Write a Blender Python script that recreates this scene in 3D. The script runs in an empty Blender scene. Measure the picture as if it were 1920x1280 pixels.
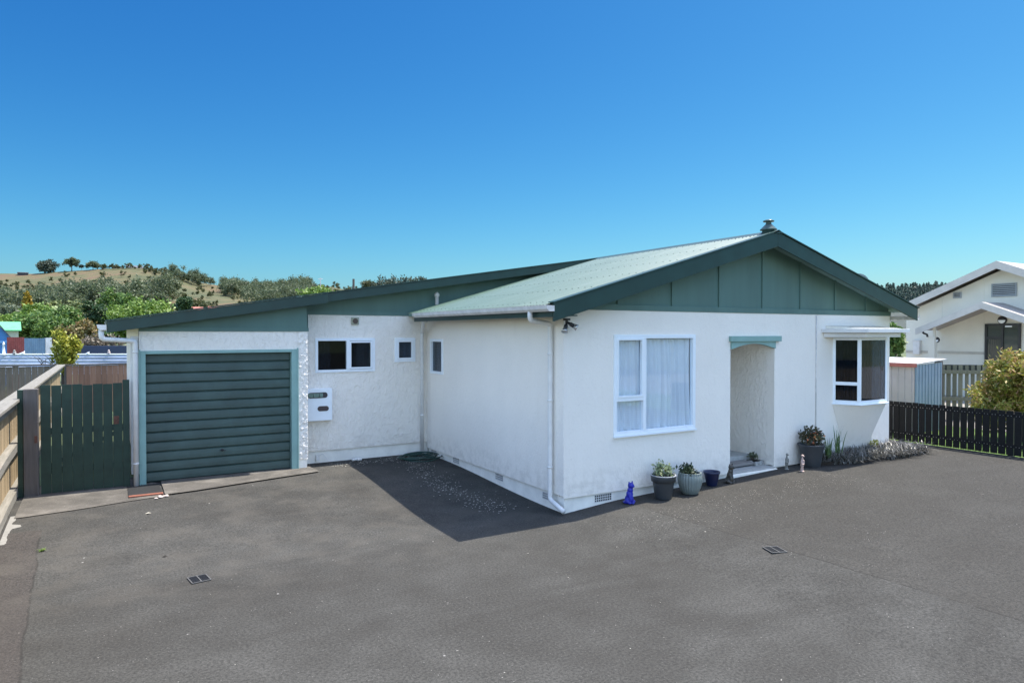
import bpy, bmesh, math, random
import numpy as np
from mathutils import Vector, Matrix
PI = math.pi
sc = bpy.context.scene
COL = sc.collection
# ------------------------------------------------------------------ camera model
FPX = 1280.0
PITCH = math.atan(17/1280.0)
AZ = math.radians(59.35)
CAM = np.array([-5.362, -7.664, 2.5])
Fh = np.array([math.cos(AZ), math.sin(AZ), 0.0])
Rv = np.array([Fh[1], -Fh[0], 0.0])
Uz = np.array([0, 0, 1.0])
fw = Fh*math.cos(PITCH) - Uz*math.sin(PITCH)
upv = Uz*math.cos(PITCH) + Fh*math.sin(PITCH)
def ray(x, y): return fw + (x-960)/FPX*Rv - (y-640)/FPX*upv
def onY(x, y, Y):
    d = ray(x, y); return CAM + (Y-CAM[1])/d[1]*d
def onX(x, y, X):
    d = ray(x, y); return CAM + (X-CAM[0])/d[0]*d
def onZ(x, y, Z=0):
    d = ray(x, y); return CAM + (Z-CAM[2])/d[2]*d
def at(x, y, d): return CAM + ray(x, y)*d          # point at forward distance d
def onPl(x, y, p0, n):
    d = ray(x, y); t = np.dot(np.array(p0)-CAM, n)/np.dot(d, n); return CAM + t*d

# ------------------------------------------------------------------ object helpers
WLOC = {}
def tag(o, label=None, cat=None, group=None, kind=None):
    if label: o['label'] = label
    if cat: o['category'] = cat
    if group: o['group'] = group
    if kind: o['kind'] = kind
    return o
def empty(name, loc, label=None, cat=None, group=None, rz=0):
    o = bpy.data.objects.new(name, None); COL.objects.link(o)
    o.location = loc; o.rotation_euler = (0, 0, rz); o.empty_display_size = .2
    WLOC[o.name] = np.array(loc, float)
    return tag(o, label, cat, group)
def copy_tree(o, parent=None):
    c = o.copy(); COL.objects.link(c); c.parent = parent
    for ch in [k for k in bpy.data.objects if k.parent == o]: copy_tree(ch, c)
    return c
class MB:
    def __init__(s): s.v = []; s.f = []
    def poly(s, pts):
        b = len(s.v); s.v += [tuple(map(float, p)) for p in pts]; s.f.append(tuple(range(b, b+len(pts)))); return s
    def hexa(s, p):      # 8 pts: bottom 4 ccw, top 4 ccw
        b = len(s.v); s.v += [tuple(map(float, q)) for q in p]
        for f in ((3,2,1,0),(4,5,6,7),(0,1,5,4),(1,2,6,5),(2,3,7,6),(3,0,4,7)): s.f.append(tuple(b+i for i in f))
        return s
    def box(s, x0, x1, y0, y1, z0, z1):
        return s.hexa([(x0,y0,z0),(x1,y0,z0),(x1,y1,z0),(x0,y1,z0),(x0,y0,z1),(x1,y0,z1),(x1,y1,z1),(x0,y1,z1)])
    def fbox(s, fr, u0, u1, n0, n1, z0, z1):
        g = fr.p
        return s.hexa([g(u0,n0,z0),g(u1,n0,z0),g(u1,n1,z0),g(u0,n1,z0),g(u0,n0,z1),g(u1,n0,z1),g(u1,n1,z1),g(u0,n1,z1)])
    def prism(s, pts, off):   # polygon pts extruded by vector off
        b = len(s.v); n = len(pts); off = np.array(off, float)
        s.v += [tuple(map(float, p)) for p in pts]; s.v += [tuple(np.array(p, float)+off) for p in pts]
        s.f.append(tuple(b+i for i in range(n))[::-1]); s.f.append(tuple(b+n+i for i in range(n)))
        for i in range(n): j = (i+1) % n; s.f.append((b+i, b+j, b+n+j, b+n+i))
        return s
    def tube(s, path, r, n=10, caps=True):
        P = [np.array(p, float) for p in path]; m = len(P)
        rs = r if isinstance(r, (list, tuple)) else [r]*m
        b = len(s.v); prev = None
        for i in range(m):
            t = P[min(i+1, m-1)] - P[max(i-1, 0)]; t /= (np.linalg.norm(t)+1e-9)
            if prev is None:
                a = np.array([0, 0, 1.]) if abs(t[2]) < .9 else np.array([1., 0, 0])
            else: a = prev
            u = a - t*np.dot(a, t); u /= (np.linalg.norm(u)+1e-9); w = np.cross(t, u); prev = u
            for k in range(n):
                an = 2*PI*k/n; s.v.append(tuple(P[i] + rs[i]*(math.cos(an)*u + math.sin(an)*w)))
        for i in range(m-1):
            for k in range(n):
                k2 = (k+1) % n; s.f.append((b+i*n+k, b+i*n+k2, b+(i+1)*n+k2, b+(i+1)*n+k))
        if caps:
            s.f.append(tuple(b+k for k in range(n))[::-1]); s.f.append(tuple(b+(m-1)*n+k for k in range(n)))
        return s
    def lathe(s, prof, c, n=28, rib=0, ribamp=0):   # prof [(r,z)], c centre
        b = len(s.v)
        for r, z in prof:
            for k in range(n):
                an = 2*PI*k/n; rr = r*(1+(ribamp*math.cos(rib*an) if rib else 0))
                s.v.append((c[0]+rr*math.cos(an), c[1]+rr*math.sin(an), c[2]+z))
        for i in range(len(prof)-1):
            for k in range(n):
                k2 = (k+1) % n; s.f.append((b+i*n+k, b+i*n+k2, b+(i+1)*n+k2, b+(i+1)*n+k))
        return s
    def ell(s, c, r, n=14, m=9, rot=None):
        b = len(s.v)
        for i in range(m+1):
            th = PI*i/m
            for k in range(n):
                an = 2*PI*k/n
                p = np.array([r[0]*math.sin(th)*math.cos(an), r[1]*math.sin(th)*math.sin(an), r[2]*math.cos(th)])
                if rot is not None: p = np.array(rot @ Vector(p))
                s.v.append(tuple(p+np.array(c)))
        for i in range(m):
            for k in range(n):
                k2 = (k+1) % n; s.f.append((b+i*n+k, b+(i+1)*n+k, b+(i+1)*n+k2, b+i*n+k2))
        return s
    def build(s, name, mat, parent=None, smooth=False, recalc=True, bevel=0, remesh=0):
        off = np.zeros(3)
        if parent is not None: off = WLOC.get(parent.name, off)
        me = bpy.data.meshes.new(name)
        me.from_pydata([tuple(np.array(v)-off) for v in s.v] if off.any() else s.v, [], s.f)
        me.materials.append(mat)
        if recalc:
            bm = bmesh.new(); bm.from_mesh(me); bmesh.ops.recalc_face_normals(bm, faces=bm.faces[:]); bm.to_mesh(me); bm.free()
        if smooth: me.polygons.foreach_set('use_smooth', [True]*len(me.polygons))
        o = bpy.data.objects.new(name, me); COL.objects.link(o)
        if parent is not None: o.parent = parent; WLOC[o.name] = off
        if bevel:
            m = o.modifiers.new('bevel', 'BEVEL'); m.width = bevel; m.segments = 2; m.limit_method = 'ANGLE'
        if remesh:
            m = o.modifiers.new('remesh', 'REMESH'); m.mode = 'VOXEL'; m.voxel_size = remesh; m.use_smooth_shade = True
            m2 = o.modifiers.new('smooth', 'SMOOTH'); m2.factor = .5; m2.iterations = 3
        return o
class Fr:
    def __init__(s, o, u, n):
        s.o = np.array(o, float); s.u = np.array(u, float); s.n = np.array(n, float)
    def p(s, u, n, z): return s.o + s.u*u + s.n*n + np.array([0, 0, z])
def one(name, mb, mat, label, cat, group=None, **k):
    return tag(mb.build(name, mat, **k), label, cat, group)

# ------------------------------------------------------------------ materials
class NT:
    def __init__(s, name):
        s.m = bpy.data.materials.new(name); s.m.use_nodes = True; s.t = s.m.node_tree
        s.b = s.t.nodes['Principled BSDF']; s.out = s.t.nodes['Material Output']
        s.co = s.t.nodes.new('ShaderNodeTexCoord').outputs['Object']
    def link(s, a, b): s.t.links.new(a, b)
    def node(s, t, **kw):
        n = s.t.nodes.new(t)
        for k, v in kw.items(): setattr(n, k, v)
        return n
    def inp(s, sock, v):
        if isinstance(v, bpy.types.NodeSocket): s.link(v, sock)
        elif isinstance(v, (tuple, list)) and sock.type == 'RGBA': sock.default_value = (*v[:3], 1)
        else: sock.default_value = v
    def math(s, op, a, b=0.0, c=None, clamp=False):
        n = s.node('ShaderNodeMath', operation=op); n.use_clamp = clamp
        s.inp(n.inputs[0], a); s.inp(n.inputs[1], b)
        if c is not None: s.inp(n.inputs[2], c)
        return n.outputs[0]
    def scale(s, v):
        n = s.node('ShaderNodeMapping'); s.link(s.co, n.inputs[0]); n.inputs['Scale'].default_value = v; return n.outputs[0]
    def noise(s, sc_, det=4, rough=.55, co=None, dist=0):
        n = s.node('ShaderNodeTexNoise'); s.link(co or s.co, n.inputs['Vector'])
        n.inputs['Scale'].default_value = sc_; n.inputs['Detail'].default_value = det; n.inputs['Roughness'].default_value = rough
        n.inputs['Distortion'].default_value = dist
        return n.outputs['Fac']
    def vor(s, sc_, co=None, feature='F1', out='Distance'):
        n = s.node('ShaderNodeTexVoronoi', feature=feature); s.link(co or s.co, n.inputs['Vector']); n.inputs['Scale'].default_value = sc_
        return n.outputs[out]
    def ramp(s, f, stops):
        n = s.node('ShaderNodeValToRGB'); s.inp(n.inputs[0], f); cr = n.color_ramp
        while len(cr.elements) < len(stops): cr.elements.new(.5)
        for e, (p, c) in zip(cr.elements, stops):
            e.position = p; e.color = (*c, 1) if isinstance(c, tuple) else (c, c, c, 1)
        return n.outputs[0]
    def step(s, f, a, b):
        n = s.node('ShaderNodeMapRange'); n.clamp = True; n.interpolation_type = 'SMOOTHSTEP'
        s.inp(n.inputs[0], f); n.inputs[1].default_value = a; n.inputs[2].default_value = b; return n.outputs[0]
    def mix(s, f, a, b, mode='MIX'):
        n = s.node('ShaderNodeMix', data_type='RGBA', blend_type=mode)
        s.inp(n.inputs[0], f); s.inp(n.inputs[6], a); s.inp(n.inputs[7], b); return n.outputs[2]
    def bump(s, h, st=.5, d=.01, prev=None):
        n = s.node('ShaderNodeBump'); s.link(h, n.inputs['Height']); n.inputs['Strength'].default_value = st; n.inputs['Distance'].default_value = d
        if prev is not None: s.link(prev, n.inputs['Normal'])
        return n.outputs[0]
    def sep(s):
        n = s.node('ShaderNodeSeparateXYZ'); s.link(s.co, n.inputs[0]); return n.outputs
    def fin(s, col=None, rough=.6, nrm=None, metal=0, spec=None):
        if col is not None: s.inp(s.b.inputs['Base Color'], col)
        s.inp(s.b.inputs['Roughness'], rough)
        if nrm is not None: s.link(nrm, s.b.inputs['Normal'])
        s.b.inputs['Metallic'].default_value = metal
        if spec is not None: s.b.inputs['Specular IOR Level'].default_value = spec
        return s.m
def paint(name, c, rough=.5, var=.12, sc_=3, bump=0, metal=0, bs=60, streak=False):
    t = NT(name)
    co = t.scale((1, 1, .15)) if streak else None
    n = t.noise(sc_, 5, .6, co)
    a = tuple(x*(1-var) for x in c); b = tuple(min(1, x*(1+var)) for x in c)
    col = t.ramp(n, [(.3, a), (.7, b)])
    nr = t.bump(t.noise(bs, 3), .4, bump) if bump else None
    return t.fin(col, rough, nr, metal)
def stucco(name, c, coarse=1.0):
    t = NT(name)
    z = t.sep()[2]
    n1 = t.noise(1.1, 5, .6)
    co = t.scale((1, 1, .22)); streak = t.noise(5, 5, .6, co)
    col = t.ramp(n1, [(.25, tuple(x*.93 for x in c)), (.75, c)])
    col = t.mix(t.math('MULTIPLY', t.step(streak, .55, .78), .14), col, tuple(x*.72 for x in (c[0], c[1]*.97, c[2]*.9)))
    low = t.math('MULTIPLY', t.step(z, .75, .2), t.step(t.noise(7, 4), .42, .65))
    col = t.mix(t.math('MULTIPLY', low, .28), col, (.42, .38, .32))
    pits = t.step(t.noise(34, 3, .5), .6, .72)
    col = t.mix(t.math('MULTIPLY', pits, .16), col, (.5, .47, .42))
    h1 = t.noise(24 if coarse < 1.5 else 13, 4, .6, None if coarse < 1.5 else t.scale((1.3, 1.3, .75)), .9)
    h2 = t.step(t.noise(15, 4, .6, t.scale((1, 1, .6)), .8), .42, .68)
    h3 = t.noise(90, 2)
    h = t.math('ADD', t.math('MULTIPLY', h1, .7), t.math('ADD', t.math('MULTIPLY', h2, .3*coarse), t.math('MULTIPLY', h3, .18)))
    return t.fin(col, .85, t.bump(h, .75 if coarse < 1.5 else .78, .009*coarse))
def wood(name, c1, c2, rough=.8, board=None, ax=2):
    t = NT(name)
    sv = [9, 9, 9]; sv[ax] = .7
    n = t.noise(3, 6, .65, t.scale(tuple(sv)))
    col = t.ramp(n, [(.25, c1), (.75, c2)])
    isl = t.node('ShaderNodeNewGeometry').outputs['Random Per Island']
    col = t.mix(t.math('MULTIPLY', isl, .55), col, tuple(.55*x for x in c1))
    kn = t.step(t.vor(2.3), .09, .04)
    col = t.mix(t.math('MULTIPLY', kn, .5), col, tuple(.35*x for x in c1))
    return t.fin(col, rough, t.bump(n, .5, .004))
def leafm(name, cols, rough=.55, trans=.25, nsc=.6):
    t = NT(name)
    isl = t.node('ShaderNodeNewGeometry').outputs['Random Per Island']
    n = t.noise(nsc, 3)
    f = t.math('ADD', t.math('MULTIPLY', isl, .55), t.math('MULTIPLY', n, .6), clamp=True)
    k = len(cols)
    col = t.ramp(f, [(.2+.65*i/(k-1), c) for i, c in enumerate(cols)])
    m = t.fin(col, rough)
    tr = t.node('ShaderNodeBsdfTranslucent'); t.link(col, tr.inputs[0])
    mx = t.node('ShaderNodeMixShader'); mx.inputs[0].default_value = trans
    t.link(t.b.outputs[0], mx.inputs[1]); t.link(tr.outputs[0], mx.inputs[2]); t.link(mx.outputs[0], t.out.inputs[0])
    return m
def glass(name, refl=.06, tint=(.95, .98, 1)):
    t = NT(name)
    g = t.node('ShaderNodeBsdfGlossy'); g.inputs['Roughness'].default_value = .02; g.inputs[0].default_value = (.9, .95, 1, 1)
    tr = t.node('ShaderNodeBsdfTransparent'); tr.inputs[0].default_value = (*tint, 1)
    lw = t.node('ShaderNodeLayerWeight'); lw.inputs[0].default_value = .5
    f = t.math('ADD', t.math('MULTIPLY', t.math('POWER', lw.outputs['Facing'], 4.0), .7), refl*.5, clamp=True)
    mx = t.node('ShaderNodeMixShader'); t.link(f, mx.inputs[0]); t.link(tr.outputs[0], mx.inputs[1]); t.link(g.outputs[0], mx.inputs[2])
    t.link(mx.outputs[0], t.out.inputs[0]); t.t.nodes.remove(t.b)
    return t.m

WHITE = (.93, .875, .795)
M = {}
M['stucco'] = stucco('stucco', WHITE, 1.0)
M['stucco_rough'] = stucco('stucco_rough', WHITE, 1.9)
M['plinth'] = paint('plinth_paint', (.88, .85, .78), .8, .1, 4, .003, bs=40)
M['white'] = paint('white_aluminium', (.86, .91, .95), .3, .03)
M['pvc'] = paint('white_pipe', (.74, .73, .71), .4, .08, 6)
M['gutter'] = paint('gutter_metal', (.62, .60, .58), .45, .15, 8)
M['teal'] = paint('teal_panel', (.098, .180, .158), .6, .14, 2.0, .001, streak=True)
M['teal_light'] = paint('pale_teal_trim', (.24, .40, .37), .5, .08, 5)
M['barge'] = paint('dark_green_barge', (.011, .040, .034), .42, .2, 4)
M['gdoor'] = paint('garage_door_green', (.036, .070, .062), .42, .26, 2.6)
M['gate'] = paint('gate_green', (.016, .040, .026), .6, .25, 5, .002)
M['dark'] = paint('dark_recess', (.015, .015, .016), .7, .1)
M['black'] = paint('black_metal', (.02, .02, .022), .45, .1)
M['steel'] = paint('galvanised_steel', (.55, .56, .57), .35, .12, 9, 0, .8)
M['glass'] = glass('window_glass')
M['dglass'] = glass('tinted_window_glass', .04, (.45, .5, .55))
M['room'] = paint('interior_paint', (.22, .21, .20), .8)
M['conc'] = paint('step_concrete', (.36, .37, .36), .85, .15, 12, .003)

def roof_mat():
    t = NT('green_corrugated_roof')
    n = t.noise(1.2, 6, .65, t.scale((.5, 3, 1))); n2 = t.noise(14, 4)
    col = t.ramp(n, [(.25, (.058, .104, .076)), (.55, (.080, .130, .098)), (.8, (.12, .165, .136))])
    col = t.mix(t.math('MULTIPLY', t.step(n2, .55, .75), .25), col, (.10, .17, .14))
    return t.fin(col, .33)
M['roof'] = roof_mat()

def curtain_mat():
    t = NT('net_curtain')
    z = t.sep()[2]
    wv = t.math('SINE', t.math('MULTIPLY', z, 190.0))
    lace = t.math('MULTIPLY', t.step(z, 1.55, 1.5), t.step(wv, .1, .7))
    col = t.mix(t.math('MULTIPLY', lace, .6), (.86, .88, .91), (.95, .95, .95))
    m = t.fin(col, .9)
    tr = t.node('ShaderNodeBsdfTranslucent'); tr.inputs[0].default_value = (.6, .65, .72, 1)
    mx = t.node('ShaderNodeMixShader'); mx.inputs[0].default_value = .15
    t.link(t.b.outputs[0], mx.inputs[1]); t.link(tr.outputs[0], mx.inputs[2]); t.link(mx.outputs[0], t.out.inputs[0])
    return m
M['curtain'] = curtain_mat()
M['blind'] = paint('grey_blind', (.08, .10, .12), .8, .2, 8)

def asphalt_mat():
    t = NT('asphalt')
    s = t.sep(); X, Y = s[0], s[1]
    big = t.noise(.6, 6, .62, t.scale((.55, 1.25, 1)), .8); mid = t.noise(1.7, 5, .65); fine = t.noise(42, 5, .8); grit = t.vor(62)
    f = t.math('ADD', t.math('MULTIPLY', big, .6), t.math('MULTIPLY', mid, .4))
    col = t.ramp(f, [(.36, (.053, .0503, .0455)), (.5, (.067, .0650, .0595)), (.63, (.087, .0850, .0785))])
    wavy = t.math('MULTIPLY', t.math('SUBTRACT', t.noise(1.5, 3), .5), .12)
    # right-hand older pour beyond the seam X > 1.03 + small
    dR = t.math('ADD', t.math('SUBTRACT', t.math('ADD', X, t.math('MULTIPLY', Y, .06)), .96), wavy)
    right = t.step(dR, -.02, .02)
    col = t.mix(t.math('MULTIPLY', right, .55), col, (.061, .0572, .0510))
    dL = t.math('ADD', t.math('ADD', X, t.math('MULTIPLY', Y, .037)), 5.995)
    dL = t.math('ADD', dL, wavy)
    leftm = t.math('MULTIPLY', t.step(dL, .01, -.01), t.step(Y, 2.45, 2.4))
    col = t.mix(t.math('MULTIPLY', leftm, .75), col, (.069, .060, .055))
    # seams
    sR = t.math('MULTIPLY', t.math('SUBTRACT', 1.0, t.step(t.math('ABSOLUTE', dR), .006, .018)), t.step(Y, -.7, -.9))
    sL = t.math('MULTIPLY', t.math('SUBTRACT', 1.0, t.step(t.math('ABSOLUTE', dL), .004, .015)), t.step(Y, 2.45, 2.4))
    brk = t.step(t.noise(6, 3), .34, .5)
    seam = t.math('MULTIPLY', t.math('ADD', sR, sL, clamp=True), t.math('MULTIPLY', brk, .75))
    col = t.mix(seam, col, (.035, .033, .03))
    col = t.mix(t.math('MULTIPLY', t.step(fine, .40, .62), .68), col, (.026, .0258, .0245), 'MIX')
    stone = t.step(grit, .22, .12)
    sel = t.step(t.noise(38, 2), .5, .6)
    col = t.mix(t.math('MULTIPLY', t.math('MULTIPLY', stone, sel), .7), col, (.19, .185, .178))
    # pale grit and stains that wash out near the house
    nearh = t.step(t.noise(.9, 3), .48, .66)
    speck = t.math('MULTIPLY', t.step(t.vor(21), .14, .07), t.step(t.noise(5, 3), .5, .62))
    col = t.mix(t.math('MULTIPLY', t.math('MULTIPLY', speck, nearh), .7), col, (.42, .40, .37))
    dustm = t.math('MULTIPLY', t.step(Y, -1.6, .4), t.step(t.noise(2.2, 5), .4, .7))
    col = t.mix(t.math('MULTIPLY', dustm, .28), col, (.115, .105, .090))
    drop = t.math('MULTIPLY', t.step(t.vor(2.6), .034, .022), t.step(X, -1.5, -3.5))
    col = t.mix(t.math('MULTIPLY', drop, .7), col, (.34, .33, .31))
    h = t.math('ADD', fine, t.math('MULTIPLY', grit, .8))
    return t.fin(col, .95, t.bump(h, .55, .006), spec=.08)
M['asphalt'] = asphalt_mat()
def apron_mat():
    t = NT('apron_concrete')
    n = t.noise(2.5, 6, .65); n2 = t.noise(40, 3, .7)
    col = t.ramp(n, [(.3, (.055, .050, .043)), (.5, (.095, .086, .074)), (.7, (.16, .145, .125))])
    col = t.mix(t.math('MULTIPLY', t.step(n2, .5, .7), .4), col, (.1, .095, .085))
    col = t.mix(t.math('MULTIPLY', t.step(t.vor(30), .13, .07), .5), col, (.45, .43, .4))
    return t.fin(col, .9, t.bump(n2, .5, .005))
M['apron'] = apron_mat()

# ------------------------------------------------------------------ ground
def sst(x, a, b):
    t = min(1, max(0, (x-a)/(b-a))); return t*t*(3-2*t)
def gz(X, Y):
    zl = .15*sst(Y, .3, 4.0)*(1 - sst(X, -.2, .6)) if Y > 0 else 0
    zr = float(np.interp(X, [0, .9, 4.2, 7.7, 12], [0, .075, .19, .25, .27])) * (1 - .5*sst(-Y, 2, 9))
    return zl + zr
def grid(name, xs, ys, zf, mat, kind='structure', smooth=True):
    mb = MB()
    for y in ys:
        for x in xs: mb.v.append((x, y, zf(x, y)))
    n = len(xs)
    for j in range(len(ys)-1):
        for i in range(n-1): mb.f.append((j*n+i, j*n+i+1, (j+1)*n+i+1, (j+1)*n+i))
    o = mb.build(name, mat, smooth=smooth, recalc=False); o['kind'] = kind; return o
def earth():
    t = NT('earth')
    n = t.noise(.05, 6, .6); n2 = t.noise(1.5, 5)
    col = t.ramp(n, [(.35, (.05, .085, .03)), (.55, (.10, .12, .045)), (.7, (.19, .16, .08))])
    col = t.mix(t.math('MULTIPLY', n2, .4), col, (.08, .09, .04))
    return t.fin(col, .95)
M['earth'] = earth()
g = MB(); S = 6000
g.poly([(-S, -S, -.25), (S, -S, -.25), (S, S, -.25), (-S, S, -.25)])
tag(g.build('ground', M['earth']), kind='structure')
xs = list(np.arange(-6.62, 8.75, .2)) + [8.76]
ys = list(np.arange(-16, 5.2, .2))
grid('driveway', xs, ys, gz, M['asphalt'])
grid('forecourt', list(np.arange(-40, 30, 3.5)), list(np.arange(-65, -15.9, 3.5))+[-16.0], lambda x, y: -.015, M['asphalt'])
# neighbouring yard to the left / behind gate and lawn on the right
grid('yard', list(np.arange(-40, -4.8, 2.2)), list(np.arange(5.3, 36, 2.5)), lambda x, y: .1, M['earth'])
grid('left_yard', list(np.arange(-30, -6.6, 2.3)) + [-6.63], list(np.arange(-16, 5.3, 2.1)), lambda x, y: -.02, M['earth'])
def lawn_mat():
    t = NT('lawn'); n = t.noise(.8, 5); n2 = t.noise(30, 4, .7)
    col = t.ramp(n, [(.3, (.09, .17, .025)), (.7, (.17, .27, .05))])
    col = t.mix(t.math('MULTIPLY', n2, .5), col, (.06, .10, .02))
    return t.fin(col, .9, t.bump(n2, .8, .03))
M['lawn'] = lawn_mat()
grid('lawn', list(np.arange(8.78, 12.4, .9)), list(np.arange(-20, 14, 2.0)), lambda x, y: .21, M['lawn'])
grid('paving', list(np.arange(12.38, 60, 2.7)), list(np.arange(-20, 50, 3.0)), lambda x, y: .205, paint('beige_paving', (.26, .235, .20), .9, .15, 1.5))
# concrete strip under gate and garage door
ap = MB()
def strip(pts_front, pts_back, dz=.012, thick=.05):
    n = len(pts_front)
    top = []
    for (a, b) in zip(pts_front, pts_back):
        for k in range(5):
            q = np.array(a)*(1-k/4)+np.array(b)*k/4
            top.append((q[0], q[1], gz(q[0], q[1])+dz))
    b0 = len(ap.v); ap.v += top
    for i in range(n-1):
        for k in range(4): ap.f.append((b0+i*5+k, b0+(i+1)*5+k, b0+(i+1)*5+k+1, b0+i*5+k+1))
strip([(-6.40, 3.02), (-5.8, 3.1), (-5.13, 3.25), (-4.72, 3.33)], [(-6.40, 4.9), (-5.8, 4.9), (-5.13, 4.9), (-4.72, 4.3)], .010)
o = ap.build('concrete_path', M['apron'], smooth=True, recalc=False); o['kind'] = 'structure'
ap = MB()
strip([(-4.66, 3.36), (-4.2, 3.42), (-3.4, 3.60), (-2.31, 3.83)], [(-4.66, 4.36), (-4.2, 4.36), (-3.4, 4.36), (-2.36, 4.36)], .022)
ap.poly([(-4.66, 3.36, gz(-4.66, 3.36)-.03), (-4.66, 4.3, gz(-4.66, 4.3)-.03), (-4.66, 4.3, gz(-4.66, 4.3)+.022), (-4.66, 3.36, gz(-4.66, 3.36)+.022)])
o = ap.build('concrete_apron', M['apron'], smooth=False, recalc=False); o['kind'] = 'structure'

# ------------------------------------------------------------------ HOUSE
H = empty('house', (0, 0, 0), 'white roughcast bungalow with dark green bargeboards and garage at its left end', 'house')
FF = Fr((0, 0, 0), (1, 0, 0), (0, -1, 0))          # gable facade
FS = Fr((0, 0, 0), (0, 1, 0), (-1, 0, 0))          # wing side wall, u = Y
FM = Fr((0, 4.65, 0), (1, 0, 0), (0, -1, 0))       # wall behind letterbox
FG = Fr((0, 4.25, 0), (1, 0, 0), (0, -1, 0))       # garage front
def wall(mb, fr, u0, u1, z0, z1, holes=(), th=.14, n0=0.0):
    us = sorted({u0, u1} | {h[0] for h in holes} | {h[1] for h in holes})
    zs = sorted({z0, z1} | {h[2] for h in holes} | {h[3] for h in holes})
    inh = lambda a, b: any(h[0]-1e-6 <= a and b <= h[1]+1e-6 for h in holes)
    for i in range(len(us)-1):
        for j in range(len(zs)-1):
            uc = (us[i]+us[i+1])/2; zc = (zs[j]+zs[j+1])/2
            if any(h[0] < uc < h[1] and h[2] < zc < h[3] for h in holes): continue
            for n in (n0, n0-th):
                mb.poly([fr.p(us[i], n, zs[j]), fr.p(us[i+1], n, zs[j]), fr.p(us[i+1], n, zs[j+1]), fr.p(us[i], n, zs[j+1])])
    for h in holes:
        a, b, c, d = h
        for q in ([(a, c), (a, d)], [(a, d), (b, d)], [(b, d), (b, c)], [(b, c), (a, c)]):
            (p0, z0_), (p1, z1_) = q
            mb.poly([fr.p(p0, n0, z0_), fr.p(p1, n0, z1_), fr.p(p1, n0-th, z1_), fr.p(p0, n0-th, z0_)])
W = MB()
WINF = (.88, 2.46, 1.03, 2.45)
ALC = (3.27, 4.34, .22, 2.34)
BAYH = (6.0, 7.02, 1.27, 2.40)
wall(W, FF, 0, 7.7, .24, 2.84, [WINF, ALC, BAYH])
WINS = (3.90, 4.44, 1.73, 2.36)
wall(W, FS, 0, 4.65, .25, 2.80, [WINS])
W.box(7.56, 7.7, 0.001, 12, .2, 2.85)             # right wall
W.box(-4.9, 7.7, 11.9, 12, 0, 2.6)
Wall = W.build('wall', M['stucco'], H, recalc=False)
W = MB()
# alcove interior
W.box(4.34, 4.42, .14, 1.3, .15, 2.5); W.box(3.19, 3.27, .14, 1.3, .15, 2.5); W.box(3.27, 4.34, 1.2, 1.3, .15, 2.5); W.box(3.27, 4.34, .14, 1.2, 2.36, 2.45)
W.build('porch_alcove', M['stucco_rough'], H)
W = MB()
WM1 = (-2.15, -1.07, 1.79, 2.38); WM2 = (-.65, -.26, 1.95, 2.38)
wall(W, FM, -2.4, 0, .37, 2.83, [WM1, WM2])
GD = (-4.93, -2.58, -.1, 2.215)
wall(W, FG, -4.95, -4.93, .32, 2.53); wall(W, FG, -2.58, -2.4, .32, 2.53, n0=-.004); wall(W, FG, -4.93, -2.58, 2.215, 2.53)
W.box(-4.95, -4.93, 4.251, 4.45, 0, .32)
W.box(-2.58, -2.41, 4.27, 4.39, .05, .32)
W.box(-2.54, -2.4, 4.39, 4.65, .1, 2.83)
W.box(-4.95, -4.81, 4.39, 12, .1, 2.6)
W.build('garage_wall', M['stucco_rough'], H, recalc=False)
from mathutils import noise as mn
W = MB(); nx_, nz_ = 16, 210
for j in range(nz_+1):
    for i in range(nx_+1):
        x = -2.553+.156*i/nx_; z = .322+2.19*j/nz_
        v = mn.noise(Vector((x*22, 3.1, z*16)))+.6*mn.noise(Vector((x*60, 7.7, z*48)))
        W.v.append((x, 4.249-.014*max(0, v+.15) if 0 < i < nx_ else 4.249, z))
for j in range(nz_):
    for i in range(nx_): k = j*(nx_+1)+i; W.f.append((k, k+1, k+nx_+2, k+nx_+1))
W.build('wall', M['stucco_rough'], H, recalc=False, smooth=True)
# plinths
W = MB()
W.box(.035, 3.27, .035, .13, -.1, .245); W.box(4.34, 7.68, .035, .13, -.1, .245)
W.box(.035, .12, .131, 4.66, -.1, .255); W.box(-2.4, .034, 4.685, 4.75, -.1, .375)
W.box(-2.57, -2.41, 4.262, 4.268, 0.05, .32)
W.build('plinth', M['plinth'], H)
# porch steps
W = MB()
W.box(3.25, 4.36, -.06, .45, -.05, .21)
W.build('threshold', M['plinth'], H, bevel=.015)
W = MB()
W.box(3.275, 4.335, -.03, .445, .212, .235); W.box(3.275, 4.335, .45, 1.19, .0, .37)
W.build('step', M['conc'], H, bevel=.01)
# porch trim
W = MB()
W.fbox(FF, 3.23, 4.45, .002, .06, 2.35, 2.44)
W.build('door_lintel', M['teal_light'], H, bevel=.004)
pts = [(3.275, 2.348), (3.275, 2.23)] + [(3.275+1.06*k/14, 2.23+.085*math.sin(PI*k/14)) for k in range(1, 14)] + [(4.335, 2.23), (4.335, 2.348)]
W = MB(); W.prism([(x, -.03, z) for x, z in pts], (0, .06, 0)); W.build('arched_valance', M['teal_light'], H)
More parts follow.
